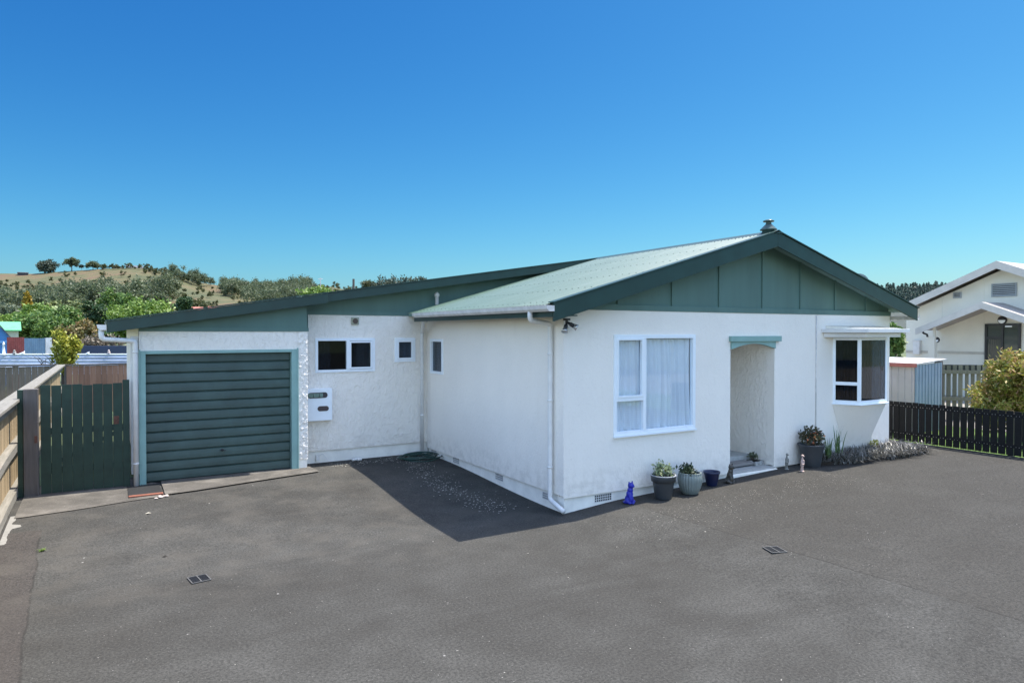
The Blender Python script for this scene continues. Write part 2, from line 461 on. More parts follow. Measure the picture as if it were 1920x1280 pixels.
# ---- gable panel
RS = (4.10-2.86)/(3.93+.42)                       # wing roof slope
def zt(x): return 4.10 - RS*abs(x-3.93)
W = MB()
xl = 3.93-(4.10-.05-2.83)/RS; xr = 7.7
W.prism([(xl, .03, 2.83), (xr, .03, 2.83), (xr, .03, zt(xr)-.04), (3.93, .03, 4.03), (xl, .03, 2.84)], (0, .08, 0))
GP = W.build('gable_panel', M['teal'], H)
for px_ in (1161, 1262.5, 1351, 1432, 1503, 1568, 1625.6):
    x = onY(px_, 560, .0)[0]
    W = MB(); W.box(x-.022, x+.022, .008, .032, 2.90, zt(x)-.06); W.build('batten', M['teal'], H)
W = MB(); W.box(.36, 7.72, -.012, .03, 2.815, 2.90); W.build('gable_trim', M['teal'], H, bevel=.004)
# ---- barge boards
def barge(name, Yf, pts_top, depth, cut=None, th=.03):
    W = MB()
    for (a, b) in zip(pts_top[:-1], pts_top[1:]):
        W.prism([(a[0], Yf, a[1]), (b[0], Yf, b[1]), (b[0], Yf, b[1]-depth), (a[0], Yf, a[1]-depth)], (0, th, 0))
    return W.build(name, M['barge'], H, bevel=.003)
barge('barge_board', -.38, [(-.42, 2.875), (3.929, 4.115)], .235)
barge('barge_board', -.381, [(3.93, 4.115), (7.98, 4.115-RS*4.05)], .235)
MS = .156
def zm(x): return 2.665 + MS*(x+5.37)
barge('barge_board', 4.05, [(-5.37, zm(-5.37)), (-2.1, zm(-2.1))], .17)
barge('barge_board', 4.28, [(-2.13, zm(-2.13)), (3.93, zm(3.93))], .15)
# little cap flashings (proud of the boards)
def flash(Y0, Y1, a, b, w=.018):
    W = MB(); W.hexa([(a[0], Y0, a[1]), (b[0], Y0, b[1]), (b[0], Y1, b[1]), (a[0], Y1, a[1]), (a[0], Y0, a[1]+w), (b[0], Y0, b[1]+w), (b[0], Y1, b[1]+w), (a[0], Y1, a[1]+w)])
    return W.build('roof_flashing', M['barge'], H)
flash(-.40, -.25, (-.42, 2.879), (3.93, 4.119)); flash(-.402, -.252, (3.93, 4.119), (8.0, 4.119-RS*4.07))
flash(4.03, 4.2, (-5.39, zm(-5.39)+.004), (-2.1, zm(-2.1)+.004)); flash(4.26, 4.42, (-2.1, zm(-2.1)+.004), (3.93, zm(3.93)+.004))
W = MB(); W.hexa([(3.80, -.40, 4.09), (4.06, -.40, 4.09), (4.06, 12.2, 4.09), (3.80, 12.2, 4.09), (3.92, -.40, 4.146), (3.94, -.40, 4.146), (3.94, 12.2, 4.146), (3.92, 12.2, 4.146)])
W.build('ridge_cap', M['barge'], H)
# ---- teal panels over garage / letterbox wall
W = MB()
W.prism([(-4.95, 4.262, 2.53), (-2.39, 4.262, 2.53), (-2.39, 4.262, zm(-2.39)-.05), (-4.95, 4.262, zm(-4.95)-.05)], (0, .08, 0))
W.box(-4.95, -2.38, 4.235, 4.262, 2.515, 2.575)
W.prism([(-2.39, 4.67, 2.83), (3.93, 4.67, 2.83), (3.93, 4.67, zm(3.93)-.05), (-2.39, 4.67, zm(-2.39)-.05)], (0, .05, 0))
W.box(-2.38, -.02, 4.635, 4.668, 2.815, 2.885)
W.box(-2.40, -2.382, 4.262, 4.66, 2.54, 3.05)
W.build('eave_panel', M['teal'], H)
# ---- roofs
def corr(mb, o, down, across, La, Lc, pitch=.0762, amp=.0085, k=8, rows=2):
    o = np.array(o, float); d = np.array(down, float); c = np.array(across, float); d /= np.linalg.norm(d); c /= np.linalg.norm(c)
    n = np.cross(d, c); n = n if n[2] > 0 else -n
    m = int(Lc/pitch*k)
    b = len(mb.v)
    for j in range(m+1):
        s = j*pitch/k; h = amp*math.cos(2*PI*s/pitch)
        for r in range(rows):
            mb.v.append(tuple(o + c*s + d*La*r/(rows-1) + n*h))
    for j in range(m):
        for r in range(rows-1): mb.f.append((b+j*rows+r, b+(j+1)*rows+r, b+(j+1)*rows+r+1, b+j*rows+r+1))
    return n
dn = np.array([-1, 0, -RS]); La = math.hypot(4.42, 4.42*RS)
W = MB()
corr(W, (3.90, -.36, 4.112), dn, (0, 1, 0), La+.0, 4.75)
corr(W, (3.96, -.36, 4.112), (1, 0, -RS), (0, 1, 0), math.hypot(4.05, 4.05*RS), 12.4)
R1 = W.build('roof', M['roof'], H, smooth=True, recalc=False)
W = MB(); corr(W, (3.90, 4.32, 4.105), (-1, 0, -MS), (0, 1, 0), math.hypot(9.3, 9.3*MS), 7.9)
W.build('roof', M['roof'], H, smooth=True, recalc=False)
# roof underside / decks
W = MB()
def deck(x0, x1, y0, y1, zf, t=.045, dz=-.022):
    W.hexa([(x0, y0, zf(x0)+dz-t), (x1, y0, zf(x1)+dz-t), (x1, y1, zf(x1)+dz-t), (x0, y1, zf(x0)+dz-t), (x0, y0, zf(x0)+dz), (x1, y0, zf(x1)+dz), (x1, y1, zf(x1)+dz), (x0, y1, zf(x0)+dz)])
deck(-.38, 3.925, -.345, 4.7, zt); deck(3.93, 7.97, -.345, 12.1, zt); deck(-5.3, 3.925, 4.44, 12.1, zm, dz=-.03); deck(-5.3, -2.1, 4.085, 4.435, zm, dz=-.03)
deck(-2.1, 3.92, 4.315, 4.435, zm, dz=-.03)
W.build('soffit', paint('soffit_paint', (.20, .32, .30), .7), H)
# screws
W = MB(); rnd = random.Random(3)
for r in range(6):
    s = .25 + r*(La-.4)/5
    for j in range(0, 62, 2):
        p = np.array([3.90, -.36+.0762*j, 4.112]) + dn/np.linalg.norm(dn)*s
        W.box(p[0]-.006, p[0]+.006, p[1]-.006, p[1]+.006, p[2], p[2]+.013)
o = W.build('roof_screws', M['barge'], R1); o['kind'] = 'stuff'
# eave fascia + gutter on the wing
W = MB(); W.box(-.42, -.395, -.345, 4.27, 2.70, 2.80); W.box(-.394, -.02, -.345, 4.27, 2.715, 2.73); W.build('fascia', M['barge'], H)
W = MB()
gp = [(-.422, 2.845), (-.422, 2.772), (-.50, 2.768), (-.535, 2.80), (-.545, 2.85), (-.537, 2.85), (-.527, 2.804), (-.497, 2.778), (-.43, 2.782), (-.43, 2.845)]
W.prism([(x, -.40, z) for x, z in gp], (0, 4.48, 0))
W.poly([(x, -.399, z) for x, z in [(-.422, 2.845), (-.422, 2.772), (-.50, 2.768), (-.535, 2.80), (-.545, 2.85)]])
W.poly([(x, 4.079, z) for x, z in [(-.422, 2.845), (-.422, 2.772), (-.50, 2.768), (-.535, 2.80), (-.545, 2.85)]])
W.build('gutter', M['gutter'], H, recalc=False)
W = MB(); W.prism([(-5.375+(x+.422), 4.0, z-.235) for x, z in gp], (0, 8, 0))
W.poly([(-5.375+(x+.422), 4.001, z-.235) for x, z in [(-.422, 2.845), (-.422, 2.772), (-.50, 2.768), (-.535, 2.80), (-.545, 2.85)]])
W.build('gutter', M['pvc'], H, recalc=False)
W = MB(); W.prism([(7.98-(x+.422), -.35, z-.03) for x, z in gp], (0, 12, 0)); W.build('gutter', M['gutter'], H, recalc=False)
# downpipes
def pipe(path, r=.035, mat='pvc', clips=()):
    W = MB(); 
    P = [np.array(p, float) for p in path]; Q = [P[0]]
    for i in range(1, len(P)-1):
        a = P[i-1]-P[i]; b = P[i+1]-P[i]; la = np.linalg.norm(a); lb = np.linalg.norm(b); k = min(.05, la*.4, lb*.4)
        A = P[i]+a/la*k; B = P[i]+b/lb*k
        for t in (0, .33, .66, 1): Q.append((1-t)**2*A+2*t*(1-t)*P[i]+t*t*B)
    Q.append(P[-1]); W.tube(Q, r, 14)
    for c in clips: W.tube([np.array(c)-[0, 0, .012], np.array(c)+[0, 0, .012]], r+.006, 14)
    return W.build('downpipe', M[mat], H, smooth=True)
pipe([(-.48, .10, 2.79), (-.48, .10, 2.66), (-.055, .25, 2.62), (-.055, .25, .17), (-.06, .0, .10), (-.04, -.07, .06)], .034, clips=[(-.055, .25, 1.55), (-.055, .25, .62), (-.055, .25, 2.2)])
pipe([(-.30, 4.0, 2.70), (-.30, 4.1, 2.70), (-.13, 4.58, 2.50), (-.13, 4.58, .22)], .034, clips=[(-.13, 4.58, 1.6), (-.13, 4.58, .9)])
pipe([(-5.44, 4.07, 2.54), (-5.44, 4.07, 2.40), (-5.0, 4.19, 2.37), (-5.0, 4.19, .07)], .036, clips=[(-5.0, 4.19, .5), (-5.0, 4.19, 2.2)])
W = MB(); W.box(-5.06, -4.951, 4.30, 4.52, .32, 2.44); W.build('pipe_boxing', M['pvc'], H, bevel=.006)
W = MB(); W.box(-4.99, -4.951, 4.33, 4.60, .05, .30); W.build('meter_recess', M['dark'], H)
W = MB(); W.tube([(5.44, -.008, 2.8), (5.44, -.008, .3)], .011, 8); W.build('conduit', M['gutter'], H, smooth=True)
# ---- foundation grilles
def grille(fr, u, z, w=.24, h=.095):
    W = MB(); W.fbox(fr, u, u+w, -.04, -.033, z, z+h)
    g_ = W.build('foundation_grille', M['dark'], H)
    W = MB()
    for k in range(10):
        uu = u + k*w/9; W.fbox(fr, uu-.004, uu+.004, -.0329, -.0295, z-.004, z+h+.004)
    for k in range(4):
        zz = z + k*h/3; W.fbox(fr, u-.004, u+w+.004, -.0328, -.0292, zz-.004, zz+.004)
    W.build('grille_bars', M['pvc'], g_)
for u in (.33, 1.72, 3.30, 4.27): grille(FS, u, .11 if u < 1 else .13 if u < 3 else .145)
grille(FF, .56, .095, .30, .10); grille(FF, 1.78, .12, .22, .1)
# ---- windows
def curtain(parent, fr, u0, u1, n, z0, z1, mat, amp=.027, per=.10, seed=0):
    r = random.Random(seed); W = MB(); N = int((u1-u0)/.008); rows = 10; b = 0
    ph = [r.uniform(0, 6) for _ in range(4)]
    for j in range(rows+1):
        z = z1 + (z0-z1)*j/rows
        for i in range(N+1):
            u = u0+(u1-u0)*i/N; w = u + .02*math.sin(2.2*z+u*5+ph[3])
            d = amp*(math.sin(2*PI*w/per+ph[0]) + .6*math.sin(2*PI*w/(per*1.7)+ph[1]) + .35*math.sin(2*PI*w/(per*.55)+ph[2]))*(.55+.45*j/rows)
            W.v.append(tuple(fr.p(u, n+d, z)))
    for j in range(rows):
        for i in range(N): W.f.append((j*(N+1)+i, j*(N+1)+i+1, (j+1)*(N+1)+i+1, (j+1)*(N+1)+i))
    return W.build('curtain', mat, parent, smooth=True, recalc=False)
def window(fr, u0, u1, z0, z1, vs=(), hs=(), fw_=.045, out=.022, dep=.05, gl='glass', name='window', gn=-.02):
    """vs: mullion positions; hs: (ua, ub, z) transoms"""
    W = MB()
    W.fbox(fr, u0-.015, u0+fw_, -dep, out, z0-.015, z1+.015); W.fbox(fr, u1-fw_, u1+.015, -dep, out, z0-.015, z1+.015)
    W.fbox(fr, u0+fw_, u1-fw_, -dep, out, z1-fw_, z1+.015); W.fbox(fr, u0+fw_, u1-fw_, -dep, out, z0-.015, z0+fw_)
    for v in vs: W.fbox(fr, v-.028, v+.028, -dep, out+.006, z0+fw_, z1-fw_)
    for a, b, z in hs: W.fbox(fr, a, b, -dep, out+.003, z-.026, z+.026)
    w = W.build(name, M['white'], H, bevel=.004)
    W = MB(); W.fbox(fr, u0+.01, u1-.01, gn-.004, gn, z0+.01, z1-.01); W.build('pane', M[gl], w)
    return w
def sash(par, fr, u0, u1, z0, z1, fw_=.03, n0=-.015, n1=.034):
    W = MB(); W.fbox(fr, u0, u0+fw_, n0, n1, z0, z1); W.fbox(fr, u1-fw_, u1, n0, n1, z0, z1); W.fbox(fr, u0+fw_, u1-fw_, n0, n1, z1-fw_, z1); W.fbox(fr, u0+fw_, u1-fw_, n0, n1, z0, z0+fw_)
    return W.build('sash', M['white'], par, bevel=.003)
um = onY(1207, 700, 0)[0]
zsep = onY(1180, 748, 0)[2]
w = window(FF, *WINF, vs=(um,), hs=((.92, um-.03, zsep),), fw_=.04)
sash(w, FF, .915, um-.03, zsep+.025, 2.415)
curtain(w, FF, .90, um, -.075, 1.06, 2.40, M['curtain'], seed=4)
curtain(w, FF, um, 2.435, -.075, 1.06, 2.40, M['curtain'], seed=8)
W = MB(); W.fbox(FF, .9, 2.45, -.11, -.10, 2.385, 2.405); W.build('curtain_rail', M['white'], w)
W = MB(); W.fbox(FF, WINF[0]-.02, WINF[1]+.02, .0, .045, WINF[2]-.04, WINF[2]-.015); W.build('sill', M['white'], w)
m1 = onY(652, 660, 4.65)[0]
w = window(FM, *WM1, vs=(m1,), fw_=.034, gl='dglass')
sash(w, FM, m1+.028, WM1[1]-.04, WM1[2]+.04, WM1[3]-.04)
curtain(w, FM, WM1[0]+.02, WM1[0]+.30, -.14, 1.82, 2.35, M['blind'], amp=.012, seed=3)
curtain(w, FM, WM1[1]-.32, WM1[1]-.05, -.14, 1.82, 2.35, M['blind'], amp=.012, seed=5)
w = window(FM, *WM2, fw_=.03, gl='dglass'); sash(w, FM, WM2[0]+.03, WM2[1]-.03, WM2[2]+.03, WM2[3]-.03, .035)
curtain(w, FM, WM2[0], WM2[1], -.09, 1.96, 2.36, M['curtain'], amp=.006, seed=7)
w = window(FS, *WINS, fw_=.035, gl='dglass'); curtain(w, FS, 4.2, WINS[1]+.04, -.13, 1.75, 2.34, M['curtain'], amp=.01, seed=9)
# interior partitions so that the rooms are dark
W = MB(); W.box(.16, 7.5, 2.6, 2.66, .3, 2.8); W.box(3.0, 3.06, .2, 2.6, .3, 2.8); W.box(5.2, 5.26, .2, 2.6, .3, 2.8); W.box(.15, 7.5, .15, 11.8, 2.79, 2.82); W.box(.16, 7.5, .2, 11.8, .26, .3)
W.box(-2.38, 0, 6.5, 6.56, .3, 2.8); W.box(-2.38, .1, 4.8, 6.5, 2.79, 2.82); W.box(-2.38, .1, 4.8, 6.5, .26, .30); W.box(.12, .16, 4.8, 6.5, .3, 2.79); W.box(-2.39, -2.33, 4.8, 6.5, .3, 2.8)
W.box(-4.8, -2.56, 4.6, 4.64, .2, 2.6)
W.build('partition', M['room'], H)
# ---- bay window
A0 = (5.93, 0.0); A1 = (6.12, -.40); A2 = (6.95, -.40); A3 = (7.14, 0.0)
zb0, zb1 = 1.22, 2.41
def fr2(a, b):
    a = np.array([a[0], a[1], 0.]); b = np.array([b[0], b[1], 0.]); u = (b-a)/np.linalg.norm(b-a); return Fr(a, u, np.array([u[1], -u[0], 0])), np.linalg.norm(b-a)
FL, LL = fr2(A0, A1); FB, LB = fr2(A1, A2); FR, LR = fr2(A2, A3)
W = MB()
for f_, L_ in ((FL, LL), (FB, LB), (FR, LR)):
    W.fbox(f_, .0, .045, -.03, .0, zb0, zb1); W.fbox(f_, L_-.045, L_, -.031, -.001, zb0, zb1)
    W.fbox(f_, .045, L_-.045, -.03, .0, zb1-.05, zb1); W.fbox(f_, .045, L_-.045, -.03, .0, zb0, zb0+.06)
zt_ = onPl(1588, 719, FL.o, FL.n)[2]
W.fbox(FL, .045, LL-.045, -.029, .004, zt_-.03, zt_+.03)
BW = W.build('bay_window', M['white'], H, bevel=.004)
for f_, L_ in ((FL, LL), (FB, LB), (FR, LR)):
    W = MB(); W.fbox(f_, .02, L_-.02, -.018, -.013, zb0+.03, zb1-.03); W.build('pane', M['dglass'], BW)
W = MB(); k = LB-.13
W.fbox(FB, k, k+.06, -.05, -.035, zb0+.06, zb1-.05); W.build('blind_edge', M['white'], BW)
W = MB(); W.fbox(FB, k+.005, k+.04, -.034, -.028, 1.80, 1.88); W.build('latch', M['black'], BW)
W = MB()
for i in range(18):
    uu = i*.06; W.fbox(FF, 5.96+uu, 5.96+uu+.05, .02-.004*(i % 2), .026+.012*(i % 3), zb0+.02, zb1-.06)
W.build('blind', M['blind'], BW)
W = MB(); W.prism([(5.90, 0, 1.20), (6.10, -.43, 1.20), (6.97, -.43, 1.20), (7.17, 0, 1.20)], (0, 0, .022)); W.build('sill', M['white'], BW, bevel=.004)
# flared corbel below
W = MB()
top = [(5.92, 0), (6.12, -.385), (6.95, -.385), (7.15, 0)]
rows = 8
for j in range(rows+1):
    t = j/rows; z = 1.20 - t*.86; s = (1-t)**1.05; cx_ = 6.62
    for (x, y) in top:
        W.v.append((cx_ + (x-cx_)*(1-.32*t) + .14*t, y*s - .003, z))
for j in range(rows):
    for i in range(3): W.f.append((j*4+i, j*4+i+1, (j+1)*4+i+1, (j+1)*4+i))
W.build('corbel', M['stucco'], H, recalc=False, smooth=True)
W = MB(); W.prism([(5.94, .05, 2.40), (6.13, -.37, 2.40), (6.94, -.37, 2.40), (7.12, .05, 2.40)], (0, 0, .06)); W.build('bay_ceiling', M['white'], H)
# canopy
def canopy_ring(o, z0, z1, name, mat):
    W = MB(); W.prism([(5.62-o*.6, -.004, z0), (5.92-o, -.66-o, z0), (7.08+o*.9, -.66-o, z0), (7.38+o, -.004, z0)], (0, 0, z1-z0)); return W.build(name, mat, H, bevel=.004)
canopy_ring(-.06, 2.415, 2.492, 'canopy_fascia', M['pvc'])
canopy_ring(.05, 2.495, 2.56, 'canopy_gutter', M['pvc'])
W = MB(); W.hexa([(5.72, -.003, 2.562), (5.98, -.6, 2.562), (7.05, -.6, 2.562), (7.3, -.003, 2.562), (5.72, -.003, 2.62), (5.98, -.6, 2.572), (7.05, -.6, 2.572), (7.3, -.003, 2.62)])
W.build('canopy_roof', M['steel'], H)
# ---- garage door
W = MB()
u0, u1 = -4.855, -2.675; z0, z1 = .165, 2.165; nb = 13; hb = (z1-z0)/nb
prof = []
for k in range(nb):
    zt0 = z1 - k*hb
    prof += [(.0, zt0), (.010, zt0-.012), (.016, zt0-hb*.5), (.018, zt0-hb+.022), (.002, zt0-hb+.012)]
prof.append((0, z0))
b = 0
for (n, z) in prof:
    for u in (u0, u1): W.v.append(tuple(FG.p(u, -.115+n*1.5, z)))
for i in range(len(prof)-1): W.f.append((2*i, 2*i+1, 2*i+3, 2*i+2))
GDo = W.build('garage_door', M['gdoor'], H, recalc=False)
p = onY(417, 843, 4.34)
W = MB(); W.lathe([(0, -.0), (.022, 0), (.022, .01), (.012, .02)], (0, 0, 0), 16)
W.v = [(p[0]+v[0], 4.335-v[2], p[2]+v[1]) for v in W.v]
W.tube([(p[0], 4.33, p[2]), (p[0], 4.285, p[2])], .008, 8); W.tube([(p[0]-.05, 4.285, p[2]+.004), (p[0]+.05, 4.285, p[2]-.004)], [.006, .006], 8)
W.build('handle', M['black'], GDo)
W = MB()
W.box(-4.93, -4.86, 4.235, 4.40, .10, 2.215); W.box(-2.67, -2.58, 4.235, 4.40, .12, 2.215); W.box(-4.86, -2.67, 4.235, 4.40, 2.165, 2.215)
W.box(-4.955, -4.931, 4.228, 4.30, .12, 2.235); W.box(-2.579, -2.555, 4.228, 4.30, .14, 2.235)
W.build('garage_door_frame', M['teal_light'], H, bevel=.003)
W = MB(); W.box(-4.86, -2.67, 4.38, 4.42, .1, .2); W.build('door_seal', M['dark'], H)
# exhaust grille on letterbox wall
W = MB(); W.fbox(FM, -1.505, -1.365, .0, .03, 2.64, 2.775)
ev = W.build('exhaust_vent', paint('old_cream_vent', (.36, .36, .27), .6), H, bevel=.004)
W = MB(); W.lathe([(0, .0), (.045, 0), (.05, .008), (.04, .012), (0, .012)], (0, 0, 0), 20); W.v = [(-1.435+v[0], 4.62-v[2], 2.708+v[1]) for v in W.v]
W.build('fan_grille', paint('brown_grille', (.10, .07, .05), .6), ev)
# flues and roof ventilator
def lathe_obj(prof, c, name, mat, parent, n=24, **k):
    W = MB(); W.lathe(prof, c, n, **k); return W.build(name, mat, parent, smooth=True, recalc=False)
lathe_obj([(.035, -.15), (.035, .24), (.05, .25), (.05, .29), (.02, .33), (0, .335)], (.15, 4.5, 2.95), 'flue_pipe', M['gutter'], H)
q = at(584, 560, 14.2); lathe_obj([(.05, -.3), (.05, .02), (.075, .03), (.07, .07), (0, .10)], (q[0], q[1]+1.0, q[2]+.02), 'flue_pipe', M['teal_light'], H)
vy = onX(1441, 438, 3.93)[1]
lathe_obj([(.10, -.1), (.10, .03), (.135, .034), (.13, .05), (.045, .135), (.04, .165), (.085, .17), (.09, .185), (.055, .203), (0, .208)], (3.93, vy, 4.13), 'roof_ventilator', paint('ventilator_green', (.05, .09, .085), .3, .3, 10), H, n=28)
# floodlights
FLp = np.array([-.02, -.10, 2.66])
fl = MB(); fl.lathe([(0, 0), (.05, 0), (.05, .03), (0, .03)], FLp, 16); fl.tube([FLp, FLp+[0, 0, -.04]], .02); F_ = fl.build('flood_light', M['black'], H)
for dv in ((-.07, -.05, -.13), (.15, -.10, -.10)):
    d = np.array(dv); L_ = np.linalg.norm(d); d /= L_
    a = FLp+[0, 0, -.02]
    W = MB(); W.tube([a, a+d*.05, a+d*.055, a+d*.11], [.014, .02, .026, .03], 14); W.build('lamp_holder', M['black'], F_, smooth=True)
    W = MB(); W.tube([a+d*.11, a+d*.14, a+d*.16], [.030, .040, .045], 16); W.build('lamp', M['steel'], F_, smooth=True)
# satellite dish
dp = onY(1610, 529, .5) 
W = MB()
ax = np.array([.75, .35, .5]); ax /= np.linalg.norm(ax); uu = np.cross(ax, [0, 0, 1]); uu /= np.linalg.norm(uu); vv = np.cross(uu, ax)
c = dp
for j in range(7):
    r = .185*j/6
    for k in range(24):
        an = 2*PI*k/24; W.v.append(tuple(c + uu*r*math.cos(an) + vv*r*math.sin(an)*1.05 - ax*(.06-.06*(j/6)**2)))
for j in range(6):
    for k in range(24): k2 = (k+1) % 24; W.f.append((j*24+k, j*24+k2, (j+1)*24+k2, (j+1)*24+k))
SD = W.build('satellite_dish', paint('dish_grey', (.26, .28, .29), .5), H, smooth=True, recalc=False)
W = MB(); W.tube([c-ax*.05, c-ax*.08+[0, 0, -.15], c-ax*.08+[0, 0, -.45]], .02); W.tube([c-vv*.16, c+ax*.2-vv*.05], .008); W.build('dish_mount', M['steel'], SD)

# ------------------------------------------------------------------ LETTERBOX
lb = empty('letterbox', (-2.09, 4.6, .93), 'white wall letterbox with two dark slots beside the garage', 'letterbox')
W = MB(); W.box(-2.36, -1.90, 4.50, 4.645, .93, 1.50); W.build('box', M['white'], lb, bevel=.008)
def slot(u0, u1, z0, z1, y, mat, name, th=.006):
    r = (z1-z0)/2; zc = (z0+z1)/2; P_ = []
    for k in range(9): a = PI/2+PI*k/8; P_.append((u0+r+r*math.cos(a), y, zc+r*math.sin(a)))
    for k in range(9): a = -PI/2+PI*k/8; P_.append((u1-r+r*math.cos(a), y, zc+r*math.sin(a)))
    W = MB(); W.prism(P_, (0, th, 0)); return W.build(name, mat, lb)
s1 = slot(-2.34, -1.985, 1.335, 1.435, 4.494, paint('slot_dark', (.05, .045, .05), .5), 'slot')
slot(-2.165, -1.965, 1.10, 1.19, 4.494, paint('slot_brown', (.07, .05, .05), .5), 'slot')
W = MB(); W.box(-2.33, -2.07, 4.488, 4.4935, 1.35, 1.42); W.build('paper', paint('paper_grey_green', (.16, .24, .20), .7, .2, 30), s1)
for x in (-2.245, -2.14):
    W = MB(); W.box(x, x+.008, 4.484, 4.4875, 1.361, 1.41); W.box(x-.012, x+.022, 4.484, 4.4875, 1.354, 1.3605); W.build('print', M['black'], s1)

# small things at foot of letterbox wall
q = onY(668, 858, 4.5)
W = MB()
for k in range(4): W.ell((q[0]-.06+.045*k, q[1]+.02*math.sin(k*2), gz(q[0], q[1])+.03), (.028, .05, .03), 10, 6)
one('white_stone', W, M['pvc'], 'small heap of white shell stones at foot of wall by hose', 'stone', remesh=.008)
W = MB(); W.box(-2.16, -2.10, 4.62, 4.66, .20, .30); W.tube([(-2.13, 4.62, .28), (-2.05, 4.58, .33), (-1.98, 4.58, .22), (-1.88, 4.57, .19)], .006, 8)
one('water_tap', W, M['pvc'], 'small white tap box with thin cable at foot of letterbox wall', 'tap')

# ------------------------------------------------------------------ HOSE, DRAINS
W = MB(); rnd = random.Random(5); path = []
hc = onZ(787, 861, .13)
for i in range(260):
    a = i*2*PI/40; lap = i/40
    r = .27+.09*math.sin(lap*1.9+.5)+.02*math.sin(a*3+lap)
    path.append((hc[0]+r*math.cos(a)*1.15+.03*math.sin(lap*2.3), hc[1]+r*math.sin(a)*1.05+.04*math.cos(lap*1.7), gz(hc[0], hc[1])+.014+.008*lap+.008*math.sin(a*2+lap*3)))
path += [(hc[0]+.1, hc[1]+.05, gz(hc[0], hc[1])+.07), (hc[0]-.15, hc[1]-.1, gz(hc[0], hc[1])+.075)]
W.tube(path, .0095, 8)
one('garden_hose', W, paint('hose_green', (.01, .045, .035), .35, .1), 'coiled dark green garden hose on the shaded asphalt', 'hose', smooth=True)
def drain(pts, label, div):
    c = np.mean([onZ(x, y, 0) for x, y in pts], axis=0)
    w, h = .175, .20
    zc = gz(c[0], c[1])+.003
    D = empty('drain_grate', (c[0], c[1], zc), label, 'drain', 'metal drain grates set in the asphalt')
    a = math.radians(8 if div == 0 else -20)
    ca, sa = math.cos(a), math.sin(a)
    fr = Fr((c[0], c[1], zc), (ca, sa, 0), (-sa, ca, 0))
    W = MB(); W.fbox(fr, -w/2, w/2, -h/2, h/2, -.002, .001); W.build('pit', M['dark'], D)
    W = MB()
    for s in (-1, 0, 1): W.fbox(fr, s*(w/2)-.005, s*(w/2)+.005, -h/2, h/2, .0012, .009)
    for s in (-1, 1): W.fbox(fr, -w/2, w/2, s*h/2-.005, s*h/2+.005, .0014, .0088)
    W.build('rim', paint('worn_rim', (.09, .088, .085), .7), D)
    W = MB()
    for k in range(1, 11): W.fbox(fr, -w/2+.005, w/2-.005, -h/2+k*h/11-.004, -h/2+k*h/11+.004, .0016, .006)
    W.build('bars', M['black'], D)
drain([(352, 1082), (388, 1078), (393, 1089), (360, 1094)], 'small drain grate in the asphalt out from the garage', 0)
drain([(1434, 1044), (1445, 1038), (1471, 1044), (1460, 1050)], 'small drain grate on the asphalt seam out from the porch', 1)
# red brick edge and sump by the downpipe
W = MB()
W.box(-5.12, -4.68, 3.42, 3.50, .06, gz(-5, 3.45)+.03)
one('brick_edge', W, paint('red_brick', (.22, .08, .05), .85, .2, 20, .004), 'low red brick edging below the garage downpipe', 'brick edging', bevel=.006)
W = MB(); W.box(-5.12, -4.69, 3.52, 4.2, gz(-5, 3.8)+.001, gz(-5, 3.8)+.016)
o = W.build('sump', M['dark']); o['kind'] = 'structure'
W = MB(); rnd = random.Random(2)
for k in range(7): W.ell((-4.70+rnd.uniform(-.09, .07), 3.30+rnd.uniform(-.08, .06), gz(-4.7, 3.3)+.012), (rnd.uniform(.015, .04), rnd.uniform(.015, .03), .012), 7, 5)
one('rubble', W, paint('pale_rubble', (.55, .47, .42), .9), 'crumbled pale concrete rubble at the apron corner', 'rubble')

# ------------------------------------------------------------------ leaves / plants helpers
def leafmesh(P, size, rng, aspect=1.6, up=0.0, var=.35, droop=None):
    """P Nx3 -> quads (diamond leaves)"""
    n = len(P)
    a = rng.normal(size=(n, 3)); a[:, 2] *= (1-up); a /= np.linalg.norm(a, axis=1)[:, None]
    b = rng.normal(size=(n, 3)); b -= a*np.sum(a*b, axis=1)[:, None]; b /= np.linalg.norm(b, axis=1)[:, None]
    s = size*(1+var*rng.uniform(-1, 1, n))[:, None]
    A = a*s*aspect/2; B = b*s/2
    V = np.stack([P-A, P+B*.9-A*.1, P+A, P-B*.9-A*.1], axis=1).reshape(-1, 3)
    Fc = [(4*i, 4*i+1, 4*i+2, 4*i+3) for i in range(n)]
    mb = MB(); mb.v = V.tolist(); mb.f = Fc
    return mb
def crown_pts(lumps, n, rng, inner=.55, clump=.0, nclump=0, flat=1.0):
    """lumps [(c, r(3))]; leaves sampled near shells of lumps, grouped into clumps"""
    vol = np.array([l[1][0]*l[1][1]*l[1][2] for l in lumps])**(2/3); pr = vol/vol.sum()
    if nclump:
        idx = rng.choice(len(lumps), nclump, p=pr)
        d = rng.normal(size=(nclump, 3)); d /= np.linalg.norm(d, axis=1)[:, None]
        rr = inner+(1.05-inner)*rng.uniform(0, 1, nclump)**.5
        cs = np.array([lumps[i][0] for i in idx]) + d*rr[:, None]*np.array([lumps[i][1] for i in idx])
        k = rng.integers(0, nclump, n)
        off = rng.normal(size=(n, 3))*clump; off[:, 2] *= flat
        return cs[k]+off
    idx = rng.choice(len(lumps), n, p=pr)
    d = rng.normal(size=(n, 3)); d /= np.linalg.norm(d, axis=1)[:, None]
    rr = inner+(1.0-inner)*rng.uniform(0, 1, n)**.5
    return np.array([lumps[i][0] for i in idx]) + d*rr[:, None]*np.array([lumps[i][1] for i in idx])
